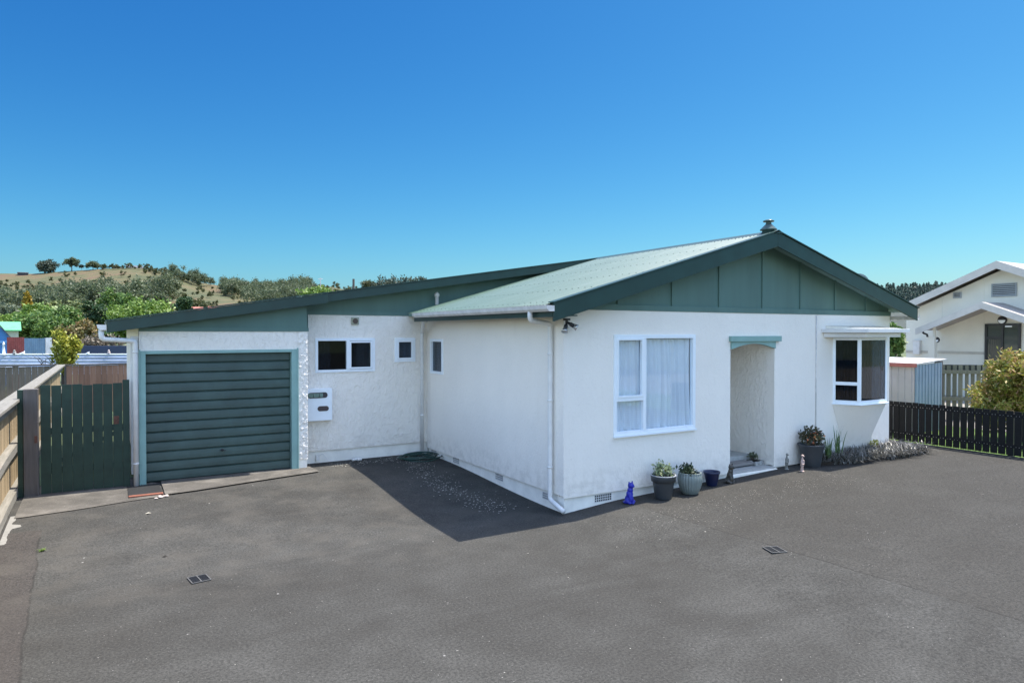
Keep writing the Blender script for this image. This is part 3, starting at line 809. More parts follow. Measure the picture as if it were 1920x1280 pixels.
def rlumps(c, R, k, rng, spread=.55, rr=(.35, .6)):
    out = []
    for i in range(k):
        d = rng.normal(size=3); d /= np.linalg.norm(d); d[2] = d[2]*.9
        cc = np.array(c)+d*np.array(R)*spread*rng.uniform(.5, 1.1)
        s = rng.uniform(*rr); out.append((cc, np.array(R)*s))
    return out
BARK = wood('bark', (.07, .055, .04), (.16, .13, .10), .9)
def tree(name, px, ytop, ybot, rpx, d, mat, label, seed, n=4500, leaf=.3, nl=14, clump=None, trunk=True, zbase=0.0, flat=1.0, group=None, conical=False, cat='tree', inner=.5, nc=110):
    """px, ytop..ybot crown extent in photo pixels at distance d"""
    rng = np.random.default_rng(seed)
    t = at(px, ytop, d); bt = at(px, ybot, d); c = (t+bt)/2; h = (t[2]-bt[2])/2; r = rpx/FPX*d
    T = empty(name, (c[0], c[1], zbase), label, cat, group)
    if conical:
        lumps = []
        for k in range(nl):
            f = (k+.5)/nl; z = bt[2]+(t[2]-bt[2])*f; R_ = r*(1-f)**.8+.1*r
            a = rng.uniform(0, 6.3); lumps.append((np.array([c[0]+.3*R_*math.cos(a), c[1]+.3*R_*math.sin(a), z]), np.array([R_*.8, R_*.8, h*2/nl*1.3])))
    else: lumps = rlumps(c, (r, r, h), nl, rng, .62)
    n = int(n*1.9); leaf *= .72
    P = crown_pts(lumps, n, rng, inner, clump or r*.10, nc, flat)
    cr = leafmesh(P, leaf, rng); cr.build('crown', mat, T, recalc=False)
    if trunk:
        W = MB(); rt = max(.06, r*.055)
        W.tube([(c[0], c[1], zbase-.1), (c[0]+.03*r, c[1], (zbase+bt[2])/2+.1), (c[0], c[1]+.05*r, c[2])], [rt*1.3, rt, rt*.6], 9)
        for k in range(7):
            l = lumps[int(rng.integers(0, len(lumps)))][0]; s = np.array([c[0], c[1]+.03*r, bt[2]+(c[2]-bt[2])*rng.uniform(.0, .9)])
            W.tube([s, (s+l)/2+[0, 0, -.03*h], l], [rt*.5, rt*.35, rt*.12], 7)
        W.build('trunk', BARK, T, smooth=True)
    return T
L = {
 'mid': leafm('leaf_mid', [(.045, .10, .022), (.10, .18, .038), (.17, .26, .065)]),
 'dark': leafm('leaf_dark', [(.018, .045, .018), (.038, .08, .028), (.07, .125, .045)]),
 'bright': leafm('leaf_bright', [(.07, .13, .02), (.13, .22, .035), (.22, .32, .06)]),
 'yellow': leafm('leaf_yellow', [(.12, .15, .015), (.28, .29, .03), (.45, .42, .06)]),
 'gold': leafm('leaf_gold', [(.25, .17, .02), (.42, .30, .03)]),
 'olive': leafm('leaf_olive', [(.07, .10, .035), (.14, .175, .06), (.22, .25, .09)]),
 'greygreen': leafm('leaf_grey', [(.08, .105, .06), (.14, .17, .10), (.22, .24, .15)]),
 'rust': leafm('leaf_rust', [(.09, .10, .03), (.17, .15, .045), (.28, .17, .07)]),
 'pinkgrey': leafm('leaf_pink', [(.10, .085, .06), (.17, .14, .10), (.24, .20, .15)]),
 'euc': leafm('leaf_eucalypt', [(.045, .072, .034), (.095, .125, .062), (.155, .185, .098)], nsc=.13, trans=.4),
 'pine': leafm('leaf_pine', [(.04, .06, .042), (.065, .09, .062), (.09, .12, .08)], nsc=.04),
 'scrub': leafm('leaf_scrub', [(.035, .048, .016), (.068, .082, .028), (.12, .125, .048)], nsc=.12, trans=.4),
}
G1 = 'trees beyond the back fence'
tree('leafy_tree', 12, 572, 640, 42, 70, L['greygreen'], 'grey-green tree at the far left edge behind the blue shed', 1, group=G1)
tree('leafy_tree', 62, 570, 625, 40, 64, L['bright'], 'lime green tree just below the golden conifer', 2, group=G1, leaf=.26)
tree('golden_conifer', 51, 545, 580, 9, 72, L['gold'], 'small golden yellow conifer poking above the left trees', 3, n=1400, conical=True, leaf=.22)
tree('leafy_tree', 80, 588, 648, 50, 46, L['mid'], 'broad mid green tree behind the red and blue iron fence', 4, n=7000, leaf=.2, group=G1)
tree('leafy_tree', 128, 560, 612, 42, 80, L['olive'], 'olive green rounded tree left of the dark pine', 5, group=G1, leaf=.34)
tree('pine_tree', 175, 558, 632, 30, 66, L['dark'], 'dark layered pine standing above the garage gutter', 6, n=4500, flat=.35, leaf=.24, nc=70)
tree('leafy_tree', 222, 542, 610, 33, 84, L['mid'], 'tall mid green tree rising right of the dark pine', 7, group=G1, leaf=.3)
tree('leafy_tree', 268, 566, 640, 62, 56, L['bright'], 'bright green spreading tree above the garage roof edge', 8, n=8000, leaf=.22, group=G1)
tree('leafy_tree', 152, 598, 668, 42, 33, L['rust'], 'rusty olive bush with reddish crown beside the garage', 9, n=6500, leaf=.13, group=G1, zbase=0)
tree('grey_shrub', 190, 625, 675, 36, 31, L['pinkgrey'], 'pinkish grey twiggy shrub below the garage gutter', 10, n=3500, leaf=.10, cat='shrub')
tree('evergreen_tree', 344, 553, 590, 16, 150, L['dark'], 'rounded dark evergreen just above the garage roof line', 11, n=2500, leaf=.5)
tree('leafy_tree', 600, 544, 585, 42, 60, L['bright'], 'bright green tree top showing above the long roof', 12, group=G1, leaf=.22)
tree('evergreen_shrub', 1671, 600, 690, 21, 24, L['mid'], 'dark green shrub between the house and white neighbour', 13, n=5000, leaf=.14, cat='shrub')
# yellow-green shrub in front of the metal strip
tree('leafy_tree', 108, 572, 640, 40, 58, L['mid'], 'mid green tree between the lime tree and the dark pine', 15, group=G1, leaf=.24)
tree('leafy_tree', 22, 582, 645, 40, 50, L['bright'], 'bright green tree directly above the green roofed building', 16, group=G1, leaf=.2)
T9 = tree('yellow_shrub', 117, 618, 700, 26, 21.5, L['yellow'], 'yellow-green shrub growing above the back paling fence', 14, n=1300, leaf=.10, nl=11, cat='shrub', nc=46, clump=.07, inner=.1)
W = MB(); rng = np.random.default_rng(77)
for k in range(7):
    a = at(78+rng.uniform(-8, 30), 684, 21.3); b_ = at(50+k*9, 660+rng.uniform(0, 16), 21.2); W.tube([a, (a+b_)/2+[0, 0, .05], b_], [.012, .008, .004], 5)
one('bare_twigs', W, BARK, 'thin bare twigs reaching over the back fence', 'twigs')

# ------------------------------------------------------------------ FENCES
pale = wood('weathered_pine', (.26, .185, .10), (.46, .35, .21), .8)
railm = wood('grey_rail_wood', (.15, .14, .115), (.28, .26, .225), .8, ax=1)
brown = wood('brown_paling', (.27, .135, .09), (.44, .25, .17), .85)
greyp = wood('grey_paling', (.15, .115, .085), (.27, .22, .18), .85)
postm = wood('post_grey', (.09, .075, .065), (.16, .14, .13), .8)
def timber_fence():
    F0 = empty('paling_fence', (-6.5, 6, 0), 'long pine paling fence with grey capped rail along the left edge', 'fence')
    rnd = random.Random(11); W = MB(); y = -6.0
    while y < 16.3:
        w = .148; g0 = rnd.uniform(.0, .006)
        W.box(-6.585, -6.566+rnd.uniform(-.002, .002), y+g0, y+w, gz(-6.5, y)-.02, 1.47); y += w+.004
    W.build('palings', pale, F0)
    W = MB(); W.box(-6.64, -6.44, -6, 16.35, 1.515, 1.555); W.box(-6.548, -6.50, -6, 16.35, 1.40, 1.514); W.build('cap_rail', railm, F0, bevel=.004)
    for z in (.68, .04):
        W = MB(); b = len(W.v); N = 22
        for i in range(N):
            y0 = -6+22.3*i/N; y1 = -6+22.3*(i+1)/N
            a, b_ = z+gz(-6.5, y0)*.9, z+gz(-6.5, y1)*.9
            W.hexa([(-6.565, y0, a), (-6.47, y0, a), (-6.47, y1, b_), (-6.565, y1, b_), (-6.565, y0, a+.11), (-6.47, y0, a+.11), (-6.47, y1, b_+.11), (-6.565, y1, b_+.11)])
        W.build('rail', railm, F0)
    for y in (-3.2, -.6, 2.0, 6.9, 9.5, 12.1, 14.7):
        W = MB(); W.box(-6.70, -6.59, y-.05, y+.05, -.1, 1.50); W.build('post', postm, F0)
timber_fence()
# white spill along the fence foot
W = MB(); rng = np.random.default_rng(3)
pts = []
N = 24
for i in range(N+1):
    y = 2.0+1.15*i/N; pts.append((-6.45, y)); 
L_ = []; R_ = []
for i, (x, y) in enumerate(pts):
    w = .05+.01*math.sin(i*.7)+.015*rng.uniform()
    if i in (13, 14, 15): w += .10
    L_.append((x, y, gz(x, y)+.004)); R_.append((x+max(w, .02), y+.02*rng.uniform(), gz(x, y)+.004))
for i in range(N): W.poly([L_[i], R_[i], R_[i+1], L_[i+1]])
o = W.build('mortar_spill', paint('mortar', (.22, .21, .19), .9, .15, 20), recalc=False); o['kind'] = 'structure'
def pal_fence(name, p0, p1, ztop, zb, mat, label, seed, w=.15, gap=.003, rails=(), posts=0, cap=True, railn=.03, lean=0):
    p0 = np.array([p0[0], p0[1], 0.]); p1 = np.array([p1[0], p1[1], 0.]); Ln = np.linalg.norm(p1-p0); u = (p1-p0)/Ln
    n = np.array([u[1], -u[0], 0.])
    if np.dot(CAM-p0, n) < 0: n = -n
    fr = Fr(p0, u, n); F0 = empty(name, tuple((p0+p1)/2), label, 'fence')
    rnd = random.Random(seed); W = MB(); a = 0
    while a < Ln:
        W.fbox(fr, a+rnd.uniform(0, gap), a+w, 0, .018, zb, ztop-(.05 if cap else 0)+rnd.uniform(-.012, .006)); a += w+gap
    W.build('palings', mat, F0)
    if cap: W = MB(); W.fbox(fr, 0, Ln, -.04, .06, ztop-.04, ztop); W.build('cap_rail', postm, F0)
    for z in rails: W = MB(); W.fbox(fr, 0, Ln, railn-.011, railn+.05, z, z+.09); W.build('rail', mat, F0)
    if posts:
        for k in range(posts): W = MB(); x = Ln*k/(posts-1); W.fbox(fr, x-.05, x+.05, -.12, -.002, zb, ztop); W.build('post', postm, F0)
    return F0
bq = onZ(118, 684, 1.5); br = onZ(300, 679, 1.5)
pal_fence('paling_fence', (-6.45, 17.3), (-3.2, 17.6), 1.52, .0, brown, 'reddish brown paling fence at the back between side fence and garage', 21, posts=3)
pal_fence('paling_fence', (-16, 16.3), (-6.72, 17.2), 1.54, .0, greyp, 'grey weathered paling fence beyond the side fence', 22, posts=5)
# ---- gate
GT = empty('gate', (-5.66, 4.25, .12), 'dark green boarded side gate between post and garage', 'gate')
rnd = random.Random(6); x = -6.20; bw = .128
for k in range(8):
    W = MB(); top = 1.73+rnd.uniform(-.012, .012)
    w0 = bw-rnd.uniform(.0, .004)
    x1_ = x+w0
    W.hexa([(x+rnd.uniform(0, .003), 4.24, .17), (x1_, 4.24, .17+.004), (x1_, 4.262, .174), (x, 4.262, .17), (x+rnd.uniform(-.002, .004), 4.24, top), (x1_-rnd.uniform(0, .006), 4.24, top), (x1_-rnd.uniform(0, .006), 4.262, top), (x, 4.262, top)])
    W.build('board', M['gate'], GT); x += bw+.001
W = MB(); W.box(-6.2, -5.14, 4.263, 4.30, .45, .54); W.box(-6.2, -5.14, 4.263, 4.30, 1.02, 1.11)
W.prism([(-6.2, 4.264, .54), (-6.08, 4.264, .54), (-5.14, 4.264, 1.02), (-5.26, 4.264, 1.02)], (0, .03, 0)); W.build('brace', M['gate'], GT)
W = MB(); W.box(-5.17, -5.08, 4.235, 4.30, .15, 1.78); W.build('stile', M['gate'], GT, bevel=.004)
rust = paint('rusty_patch', (.11, .05, .035), .9, .4, 30)
W = MB(); W.box(-5.29, -5.22, 4.232, 4.2385, 1.12, 1.24); W.build('latch_plate', rust, GT)
W = MB(); W.box(-6.40, -6.225, 4.20, 4.34, -.05, 1.69)
gp_ = one('gate_post', W, postm, 'weathered grey square gate post beside the left fence', 'post', bevel=.006)
W = MB(); W.box(-6.27, -6.235, 4.192, 4.198, .92, 1.02); W.build('rust_mark', rust, gp_)
W = MB(); W.box(-6.47, -6.405, 4.22, 4.30, -.05, 1.68); one('wooden_post', W, M['gate'], 'narrow dark green post between fence and gate post', 'post')

# ---- black batten fence on the right
BF = empty('batten_fence', (8.75, -1, .2), 'low black batten fence with narrow gaps beside the lawn', 'fence')
W = MB(); y = 2.6; ws = .114; rnd = random.Random(8)
while y > -7:
    W.box(8.74, 8.757, y-ws, y, .27, 1.07+rnd.uniform(-.004, .004)); y -= ws+.016
W.build('battens', paint('black_stain', (.006, .0065, .007), .95, .3, 12), BF)
W = MB(); 
for z in (.40, .95): W.box(8.758, 8.80, -7, 2.6, z, z+.07)
W.build('rail', paint('black_stain_rail', (.015, .017, .018), .6), BF)
W = MB(); y = 2.6
while y > -7:
    for z in (.425, .985):
        for q_ in (.03, .082): W.box(8.7365, 8.7395, y-q_-.004, y-q_+.004, z-.004, z+.004)
    y -= ws+.016
o = W.build('nails', M['steel'], BF); o['kind'] = 'stuff'
for y in (2.4, .4, -1.6, -3.6, -5.6):
    W = MB(); W.box(8.80, 8.88, y-.04, y+.04, .1, 1.03); W.build('post', M['black'], BF)

# ------------------------------------------------------------------ corrugated things beyond the back fence
def corrp(name, p0, p1, z0, z1, mat, parent, pitch=.076, amp=.01, horiz=False, tilt=0.0):
    p0 = np.array([p0[0], p0[1], 0.]); p1 = np.array([p1[0], p1[1], 0.]); Ln = np.linalg.norm(p1-p0); u = (p1-p0)/Ln
    n = np.array([u[1], -u[0], 0.])
    if np.dot(CAM-p0, n) < 0: n = -n
    W = MB()
    if not horiz:
        m = int(Ln/pitch*6)
        for j in range(m+1):
            s = j*pitch/6; q_ = p0+u*s+n*amp*math.cos(2*PI*j/6)
            W.v += [(q_[0], q_[1], z0), (q_[0], q_[1], z1)]
        for j in range(m): W.f.append((2*j, 2*j+2, 2*j+3, 2*j+1))
    else:
        m = int((z1-z0)/pitch*6)
        for j in range(m+1):
            z = z0+j*pitch/6; q_ = p0+n*(amp*math.cos(2*PI*j/6)-tilt*(z-z0)); e = p1+n*(amp*math.cos(2*PI*j/6)-tilt*(z-z0))
            W.v += [tuple(q_+[0, 0, z]), tuple(e+[0, 0, z])]
        for j in range(m): W.f.append((2*j, 2*j+1, 2*j+3, 2*j+2))
    return W.build(name, mat, parent, smooth=True, recalc=False)
galv = paint('zinc_sheet', (.42, .47, .55), .4, .25, 2, 0, .2, streak=False)
D1 = 23.0
a = at(-60, 683, D1); b_ = at(330, 683, D1)
MSH = empty('metal_fence', tuple((a+b_)/2*[1, 1, 0]), 'low blue-grey corrugated iron fence lying behind the back palings', 'fence')
corrp('sheet', a, b_, 1.1, 1.77, galv, MSH, .11, .02, True, .4)
W = MB(); a2 = at(-60, 664, D1+.25); b2 = at(330, 664, D1+.25); W.tube([a2, b2], .02, 8); W.build('top_rail', M['white'], MSH)
IF = empty('iron_fence', tuple(at(55, 650, 28)*[1, 1, 0]), 'upright corrugated iron fence, half rusty red, half blue-grey', 'fence')
pa = at(14, 650, 28); pb = at(46, 650, 27.6); pc = at(84, 650, 27.2); pd = at(96, 650, 28.5)
corrp('red_sheet', pa, pb, 0, at(30, 632, 28)[2], paint('red_iron', (.28, .05, .045), .6, .3, 3), IF, .12, .02)
corrp('blue_sheet', pb, pc, 0, at(60, 634, 27.4)[2], paint('blue_iron', (.13, .22, .34), .5, .2, 3), IF, .12, .01)
corrp('grey_sheet', pc, pd, 0, at(60, 633, 28)[2], paint('grey_iron', (.35, .40, .46), .5, .2, 3), IF, .12, .025)
# dark blue low wall at right (behind shrub)
W = MB(); p = at(150, 655, 29); q_ = at(300, 655, 29)
W.prism([(p[0], p[1], 0), (q_[0], q_[1], 0), (q_[0], q_[1]+.2, 0), (p[0], p[1]+.2, 0)], (0, 0, at(200, 648, 29)[2]))
one('boundary_wall', W, paint('navy_boards', (.03, .045, .09), .6), 'dark navy boundary wall seen below the grey shrub', 'wall')
# blue shed
def simple_house(name, label, cat, fr, w, dpt, zw, zr, wm, rm, over=.2, roofalong='u', extra=None, zb=0):
    """gable faces -n (towards camera) if roofalong=='n'"""
    S = empty(name, tuple(fr.p(w/2, -dpt/2, zb)), label, cat)
    w *= .82
    W = MB(); W.fbox(fr, 0, w, -dpt, 0, zb, zw)
    if roofalong == 'n': W.prism([fr.p(0, -.0, zw), fr.p(w, -.0, zw), fr.p(w/2, -.0, zr-.03)], fr.n*(-dpt))
    W.build('wall', wm, S)
    W = MB(); t = .07
    if roofalong == 'n':
        for s in (0, 1):
            e = -over if s == 0 else w+over; zl_ = zw-(zr-zw)/(w/2)*over
            W.hexa([fr.p(e, over, zl_), fr.p(w/2, over, zr), fr.p(w/2, -dpt-over, zr), fr.p(e, -dpt-over, zl_), fr.p(e, over, zl_+t), fr.p(w/2, over, zr+t), fr.p(w/2, -dpt-over, zr+t), fr.p(e, -dpt-over, zl_+t)])
    else:
        for s in (0, 1):
            e = over if s == 0 else -dpt-over; zl_ = zw-(zr-zw)/(dpt/2)*over
            W.hexa([fr.p(-over, e, zl_), fr.p(w+over, e, zl_), fr.p(w+over, -dpt/2, zr), fr.p(-over, -dpt/2, zr), fr.p(-over, e, zl_+t), fr.p(w+over, e, zl_+t), fr.p(w+over, -dpt/2, zr+t), fr.p(-over, -dpt/2, zr+t)])
    W.build('roof', rm, S)
    return S
def frc(px, d, ang=None):
    """frame at pixel px, distance d, u to the right (rotated ang deg), n toward camera"""
    p = at(px, 640, d); a = -math.atan((px-960)/FPX)*.98 if ang is None else math.radians(ang); u = Rv*math.cos(a)+Fh*math.sin(a); n = -Fh*math.cos(a)+Rv*math.sin(a)
    return Fr((p[0], p[1], 0), u, n)
bshed = simple_house('blue_shed', 'bright blue garden shed with grey roof at the left edge', 'shed', frc(-28, 30), 46/FPX*30, 2.4, at(0, 633, 30)[2], at(0, 606, 30)[2], paint('blue_boards', (.06, .22, .52), .6, .15, 3), paint('shed_roof_grey', (.09, .10, .12), .6), .12, 'n')
fr = frc(-28, 30)
W = MB(); W.fbox(fr, .02, .86, .002, .03, 2.02, 2.14); W.build('trim_board', paint('pale_blue_trim', (.16, .38, .72), .5), bshed)
simple_house('green_building', 'small cream building with light green roof behind the blue shed', 'building', frc(-40, 42), 74/FPX*42, 3, at(0, 619, 42)[2], at(0, 604, 42)[2], paint('cream_wall', (.5, .5, .4), .7), paint('mint_roof', (.12, .42, .2), .5), .15, 'u')
simple_house('distant_house', 'tiny white house roof among the trees on the left', 'house', frc(84, 120), 14/FPX*120, 5, at(0, 590, 120)[2], at(0, 584, 120)[2], paint('white_far', (.7, .72, .72), .6), paint('pale_far_roof', (.5, .68, .66), .5), .2, 'u')
simple_house('distant_house', 'distant red-roofed house just above the garage roof', 'house', frc(358, 190), 24/FPX*190, 6, at(0, 580, 190)[2], at(0, 575, 190)[2], paint('buff_far', (.4, .33, .26), .7), paint('red_far_roof', (.38, .13, .09), .6), .3, 'u')
simple_house('distant_house', 'small distant red-roofed house further right along the roof line', 'house', frc(392, 200), 16/FPX*200, 6, at(0, 579, 200)[2], at(0, 574, 200)[2], bpy.data.materials['buff_far'], bpy.data.materials['red_far_roof'], .3, 'u')
simple_house('hilltop_shed', 'long dark shed alone on the left shoulder of the hill', 'shed', frc(34, 585), 20/FPX*585, 8, at(0, 511, 585)[2], at(0, 509.5, 585)[2], paint('dark_shed', (.04, .04, .045), .7), paint('dark_shed_roof', (.05, .05, .055), .7), .3, 'u', zb=at(0, 517, 585)[2])
simple_house('hilltop_house', 'grey-roofed house on the crest of the hill', 'house', frc(238, 600), 32/FPX*600, 12, at(0, 501, 600)[2], at(0, 496.5, 600)[2], paint('grey_wall_far', (.2, .19, .18), .7), paint('grey_roof_far', (.10, .11, .13), .7), .6, 'u', zb=at(0, 507, 600)[2])
simple_house('hilltop_house', 'low brown house left of the grey-roofed one on the crest', 'house', frc(212, 600), 20/FPX*600, 12, at(0, 501.5, 600)[2], at(0, 499, 600)[2], bpy.data.materials['grey_wall_far'], bpy.data.materials['grey_roof_far'], .6, 'u', zb=at(0, 507, 600)[2])
# pole
p = at(663, 550, 60); W = MB(); W.tube([(p[0], p[1], 0), (p[0], p[1], at(663, 523, 60)[2])], [.13, .10], 10); one('utility_pole', W, postm, 'dark wooden pole rising above the long roof', 'pole')
p = at(601, 550, 500); W = MB(); W.tube([(p[0], p[1], 20), (p[0], p[1], at(601, 521, 500)[2])], [.35, .3], 6); z_ = at(601, 523, 500)[2]; W.tube([(p[0]-1.5, p[1]+.8, z_), (p[0]+1.5, p[1]-.8, z_)], .2, 6); one('power_pole', W, M['gutter'], 'thin far power pole with crossarm on the hill crest', 'pole')

# ornaments standing on the metal fence
def orn(px, yb, yt, kind, label):
    d = D1+.25; b_ = at(px, yb, d); t = at(px, yt, d); h = t[2]-b_[2]; c = b_
    W = MB()
    if kind == 'cone': W.lathe([(h*.16, 0), (h*.16, h*.06), (h*.10, h*.1), (h*.06, h*.75), (h*.09, h*.77), (h*.09, h*.8), (h*.05, h*.82), (h*.05, h*.93), (0, h)], c, 16); m = M['white']
    elif kind == 'bird': W.ell(c+[0, 0, h*.4], (h*.45, h*.3, h*.32)); W.ell(c+[h*.3, 0, h*.8], (h*.2, h*.18, h*.2)); W.ell(c+[-h*.5, 0, h*.45], (h*.3, h*.12, h*.1)); m = M['white']
    else: W.ell(c+[0, 0, h*.3], (h*.3, h*.26, h*.34)); W.ell(c+[0, 0, h*.75], (h*.2, h*.2, h*.22)); W.ell(c+[h*.2, 0, h*.4], (h*.12, h*.12, h*.2)); m = paint('ornament_'+str(px), kind, .6)
    if kind == 'cone': return one('ornament', W, m, label, 'ornament', smooth=True, recalc=False)
    return one('ornament', W, m, label, 'ornament', remesh=h*.06)
orn(7, 665, 640, 'cone', 'white lighthouse ornament standing on the metal fence')
orn(27, 665, 655, (.3, .28, .26), 'small dark-topped figure ornament left on the metal fence')
orn(43, 665, 658, 'bird', 'small white bird ornament nearest the lighthouse on the metal fence')
orn(139, 664, 654, (.5, .38, .3), 'tan figure ornament on metal fence beside the yellow shrub')
orn(165, 664, 659, 'bird', 'white bird ornament on metal fence right of the shrub')
orn(204, 664, 655, (.55, .45, .42), 'pale gnome-like ornament on metal fence nearest the garage')

# ------------------------------------------------------------------ RIGHT SIDE: shed, fence, bush, neighbour house
ribc = paint('cream_ribbed_steel', (.52, .46, .46), .5, .08, 3)
ribb = paint('blue_grey_ribbed_steel', (.30, .37, .45), .45, .1, 3)
dS = 15.5
c = at(1715, 685, dS); zS = c[2]
SH = empty('garden_shed', (c[0]+.8, c[1]+1.2, .2), 'small ribbed steel garden shed with pale roof behind the black fence', 'shed')
def ribwall(name, p0, u, n, Ln, z0, z1f, mat, pitch, parent):
    fr = Fr((p0[0], p0[1], 0), u, n); W = MB(); k = 0
    W.prism([fr.p(0, 0, z0), fr.p(Ln, 0, z0), fr.p(Ln, 0, z1f(Ln)), fr.p(0, 0, z1f(0))], np.array(n)*-.02)
    s = pitch*.5
    while s < Ln:
        W.fbox(fr, s-.014, s+.014, .0, .016, z0, z1f(s)-.002); s += pitch
    return W.build(name, mat, parent)
ribwall('side_wall', c, (0, 1, 0), (-1, 0, 0), 2.6, .2, lambda s: zS-.0, ribc, .155, SH)
ribwall('end_wall', c+[0.001, 0, 0], (1, 0, 0), (0, -1, 0), 1.15, .2, lambda s: zS+.04*s, ribb, .13, SH)
W = MB(); z0_ = zS+.02
W.hexa([(c[0]-.06, c[1]-.06, z0_), (c[0]+1.25, c[1]-.06, z0_+.09), (c[0]+1.25, c[1]+2.7, z0_+.09), (c[0]-.06, c[1]+2.7, z0_), (c[0]-.06, c[1]-.06, z0_+.02), (c[0]+1.25, c[1]-.06, z0_+.11), (c[0]+1.25, c[1]+2.7, z0_+.11), (c[0]-.06, c[1]+2.7, z0_+.02)])
W.build('roof', paint('white_roof_sheet', (.5, .48, .46), .5), SH)
W = MB(); W.box(c[0]-.085, c[0]-.062, c[1]-.085, c[1]+2.7, z0_-.06, z0_+.03); W.build('roof_trim', paint('faded_red_trim', (.42, .13, .10), .6), SH)
mossy = wood('mossy_paling', (.12, .12, .08), (.25, .235, .17), .9)
p0 = at(1752, 690, 18.0); p1 = at(1990, 692, 17.4)
pf = pal_fence('paling_fence', p0, p1, at(1790, 686, 18)[2]+.03, .15, mossy, 'mossy grey paling fence between steel shed and bush', 31, w=.105, gap=.035, rails=(1.42, .72), cap=False)
W = MB(); p = at(1760, 690, 17.95); W.box(p[0]-.07, p[0]+.07, p[1]-.07, p[1]+.07, .15, at(1760, 676, 18)[2]); W.build('post', postm, pf)
W = MB(); fz = at(1790, 686, 18)[2]
frx = Fr((p0[0], p0[1], 0), (p1-p0)*[1, 1, 0]/np.linalg.norm((p1-p0)[:2]), (0, 0, 0)); n_ = np.array([frx.u[1], -frx.u[0], 0]); n_ = n_ if np.dot(CAM-p0, n_) > 0 else -n_; frx.n = n_
W.fbox(frx, 0, 3.3, -.03, -.002, fz-.12, fz+.04); W.build('backing_board', paint('dark_board', (.03, .035, .03), .8), pf)
# bush
bush = leafm('leaf_bush', [(.08, .12, .02), (.20, .22, .035), (.36, .32, .06), (.42, .24, .12)], nsc=1.6)
rng = np.random.default_rng(40)
bc = at(1908, 716, 14.4)
B = empty('feathery_shrub', (bc[0], bc[1], .2), 'golden green feathery shrub with pink tips behind the black fence', 'shrub')
lumps = rlumps(bc+[0, 0, .0], (1.0, 1.0, .84), 24, rng, .6, (.3, .5)) + [(bc+[0, 0, -.45], np.array([.9, .9, .6]))]
P = crown_pts(lumps, 26000, rng, .35, .055, 520)
leafmesh(P, .035, rng, 2.6).build('crown', bush, B, recalc=False)
W = MB()
for k in range(14):
    l = lumps[k][0]; s = bc*[1, 1, 0]+[rng.uniform(-.15, .15), rng.uniform(-.15, .15), .15]
    W.tube([s, (s+l)/2+[0, 0, .05], l], [.03, .02, .006], 6)
W.build('stem', BARK, B)

# ---- neighbour house
nd = 24.0
pA = at(1845, 640, nd); ul = np.array([0, -1., 0]); nn = np.array([-1., 0, 0])
NF = Fr((pA[0], pA[1], 0), ul, nn)
def np_(x, y, off=0):
    q_ = onPl(x, y, NF.o+nn*off, nn); return float(np.dot(q_-NF.o, ul)), float(q_[2])
NH = empty('neighbour_house', tuple(NF.p(1, -4, .2)), 'cream neighbouring house with gable and gabled porch beyond the shrub', 'house')
cream = paint('cream_weatherboard', (.70, .68, .60), .75, .05, 1.5, .001)
uL, _ = np_(1699, 640)
a_pk = np_(1868, 500, .6); a_l = np_(1697, 578, .6)
sl = (a_pk[1]-a_l[1])/(a_pk[0]-a_l[0])
W = MB(); upk = a_pk[0]; uR = 2*upk-uL
wz = lambda u: a_pk[1]-sl*abs(u-upk)-.03
W.prism([NF.p(uL, 0, .1), NF.p(uR, 0, .1), NF.p(uR, 0, wz(uR)), NF.p(upk, 0, wz(upk)), NF.p(uL, 0, wz(uL))], nn*-8)
W.build('wall', cream, NH)
W = MB()
zb_ = np_(1770, 660)[1]; W.fbox(NF, uL, np_(1845, 660)[0], .0, .03, zb_-.05, zb_+.04); W.build('band', paint('band_beige', (.46, .43, .37), .7), NH)
W = MB()
for u0 in (np_(1766, 600)[0], np_(1845, 600)[0]): W.fbox(NF, u0-.012, u0+.012, 0, .008, 1.2, wz(u0)-.02)
W.build('sheet_joint', cream, NH)
def gable_roof(uc, zc, ul_, ur_, s, n0, n1, mroof, mbarge, bd=.22, parent=NH):
    W = MB()
    for e in (ul_, ur_):
        ze = zc-s*abs(e-uc)
        W.hexa([NF.p(e, n0-.03, ze+.0), NF.p(uc, n0-.03, zc), NF.p(uc, n1, zc), NF.p(e, n1, ze), NF.p(e, n0-.03, ze+.06), NF.p(uc, n0-.03, zc+.06), NF.p(uc, n1, zc+.06), NF.p(e, n1, ze+.06)])
    W.build('roof', mroof, parent)
    W = MB()
    for e in (ul_, ur_):
        ze = zc-s*abs(e-uc)
        W.prism([NF.p(e, n0, ze+.065), NF.p(uc, n0, zc+.065), NF.p(uc, n0, zc-bd), NF.p(e, n0, ze-bd)], nn*-.028)
    W.build('barge_board', mbarge, parent)
nroof = paint('pale_tile_roof', (.36, .33, .31), .6, .15, 3)
nbar = paint('cream_barge', (.50, .48, .45), .5)
tp = np_(1868, 489, .6)
gable_roof(tp[0], tp[1]-.06, np_(1685, 578, .6)[0], uR+.5, sl, .6, -8.3, nroof, nbar, .2)
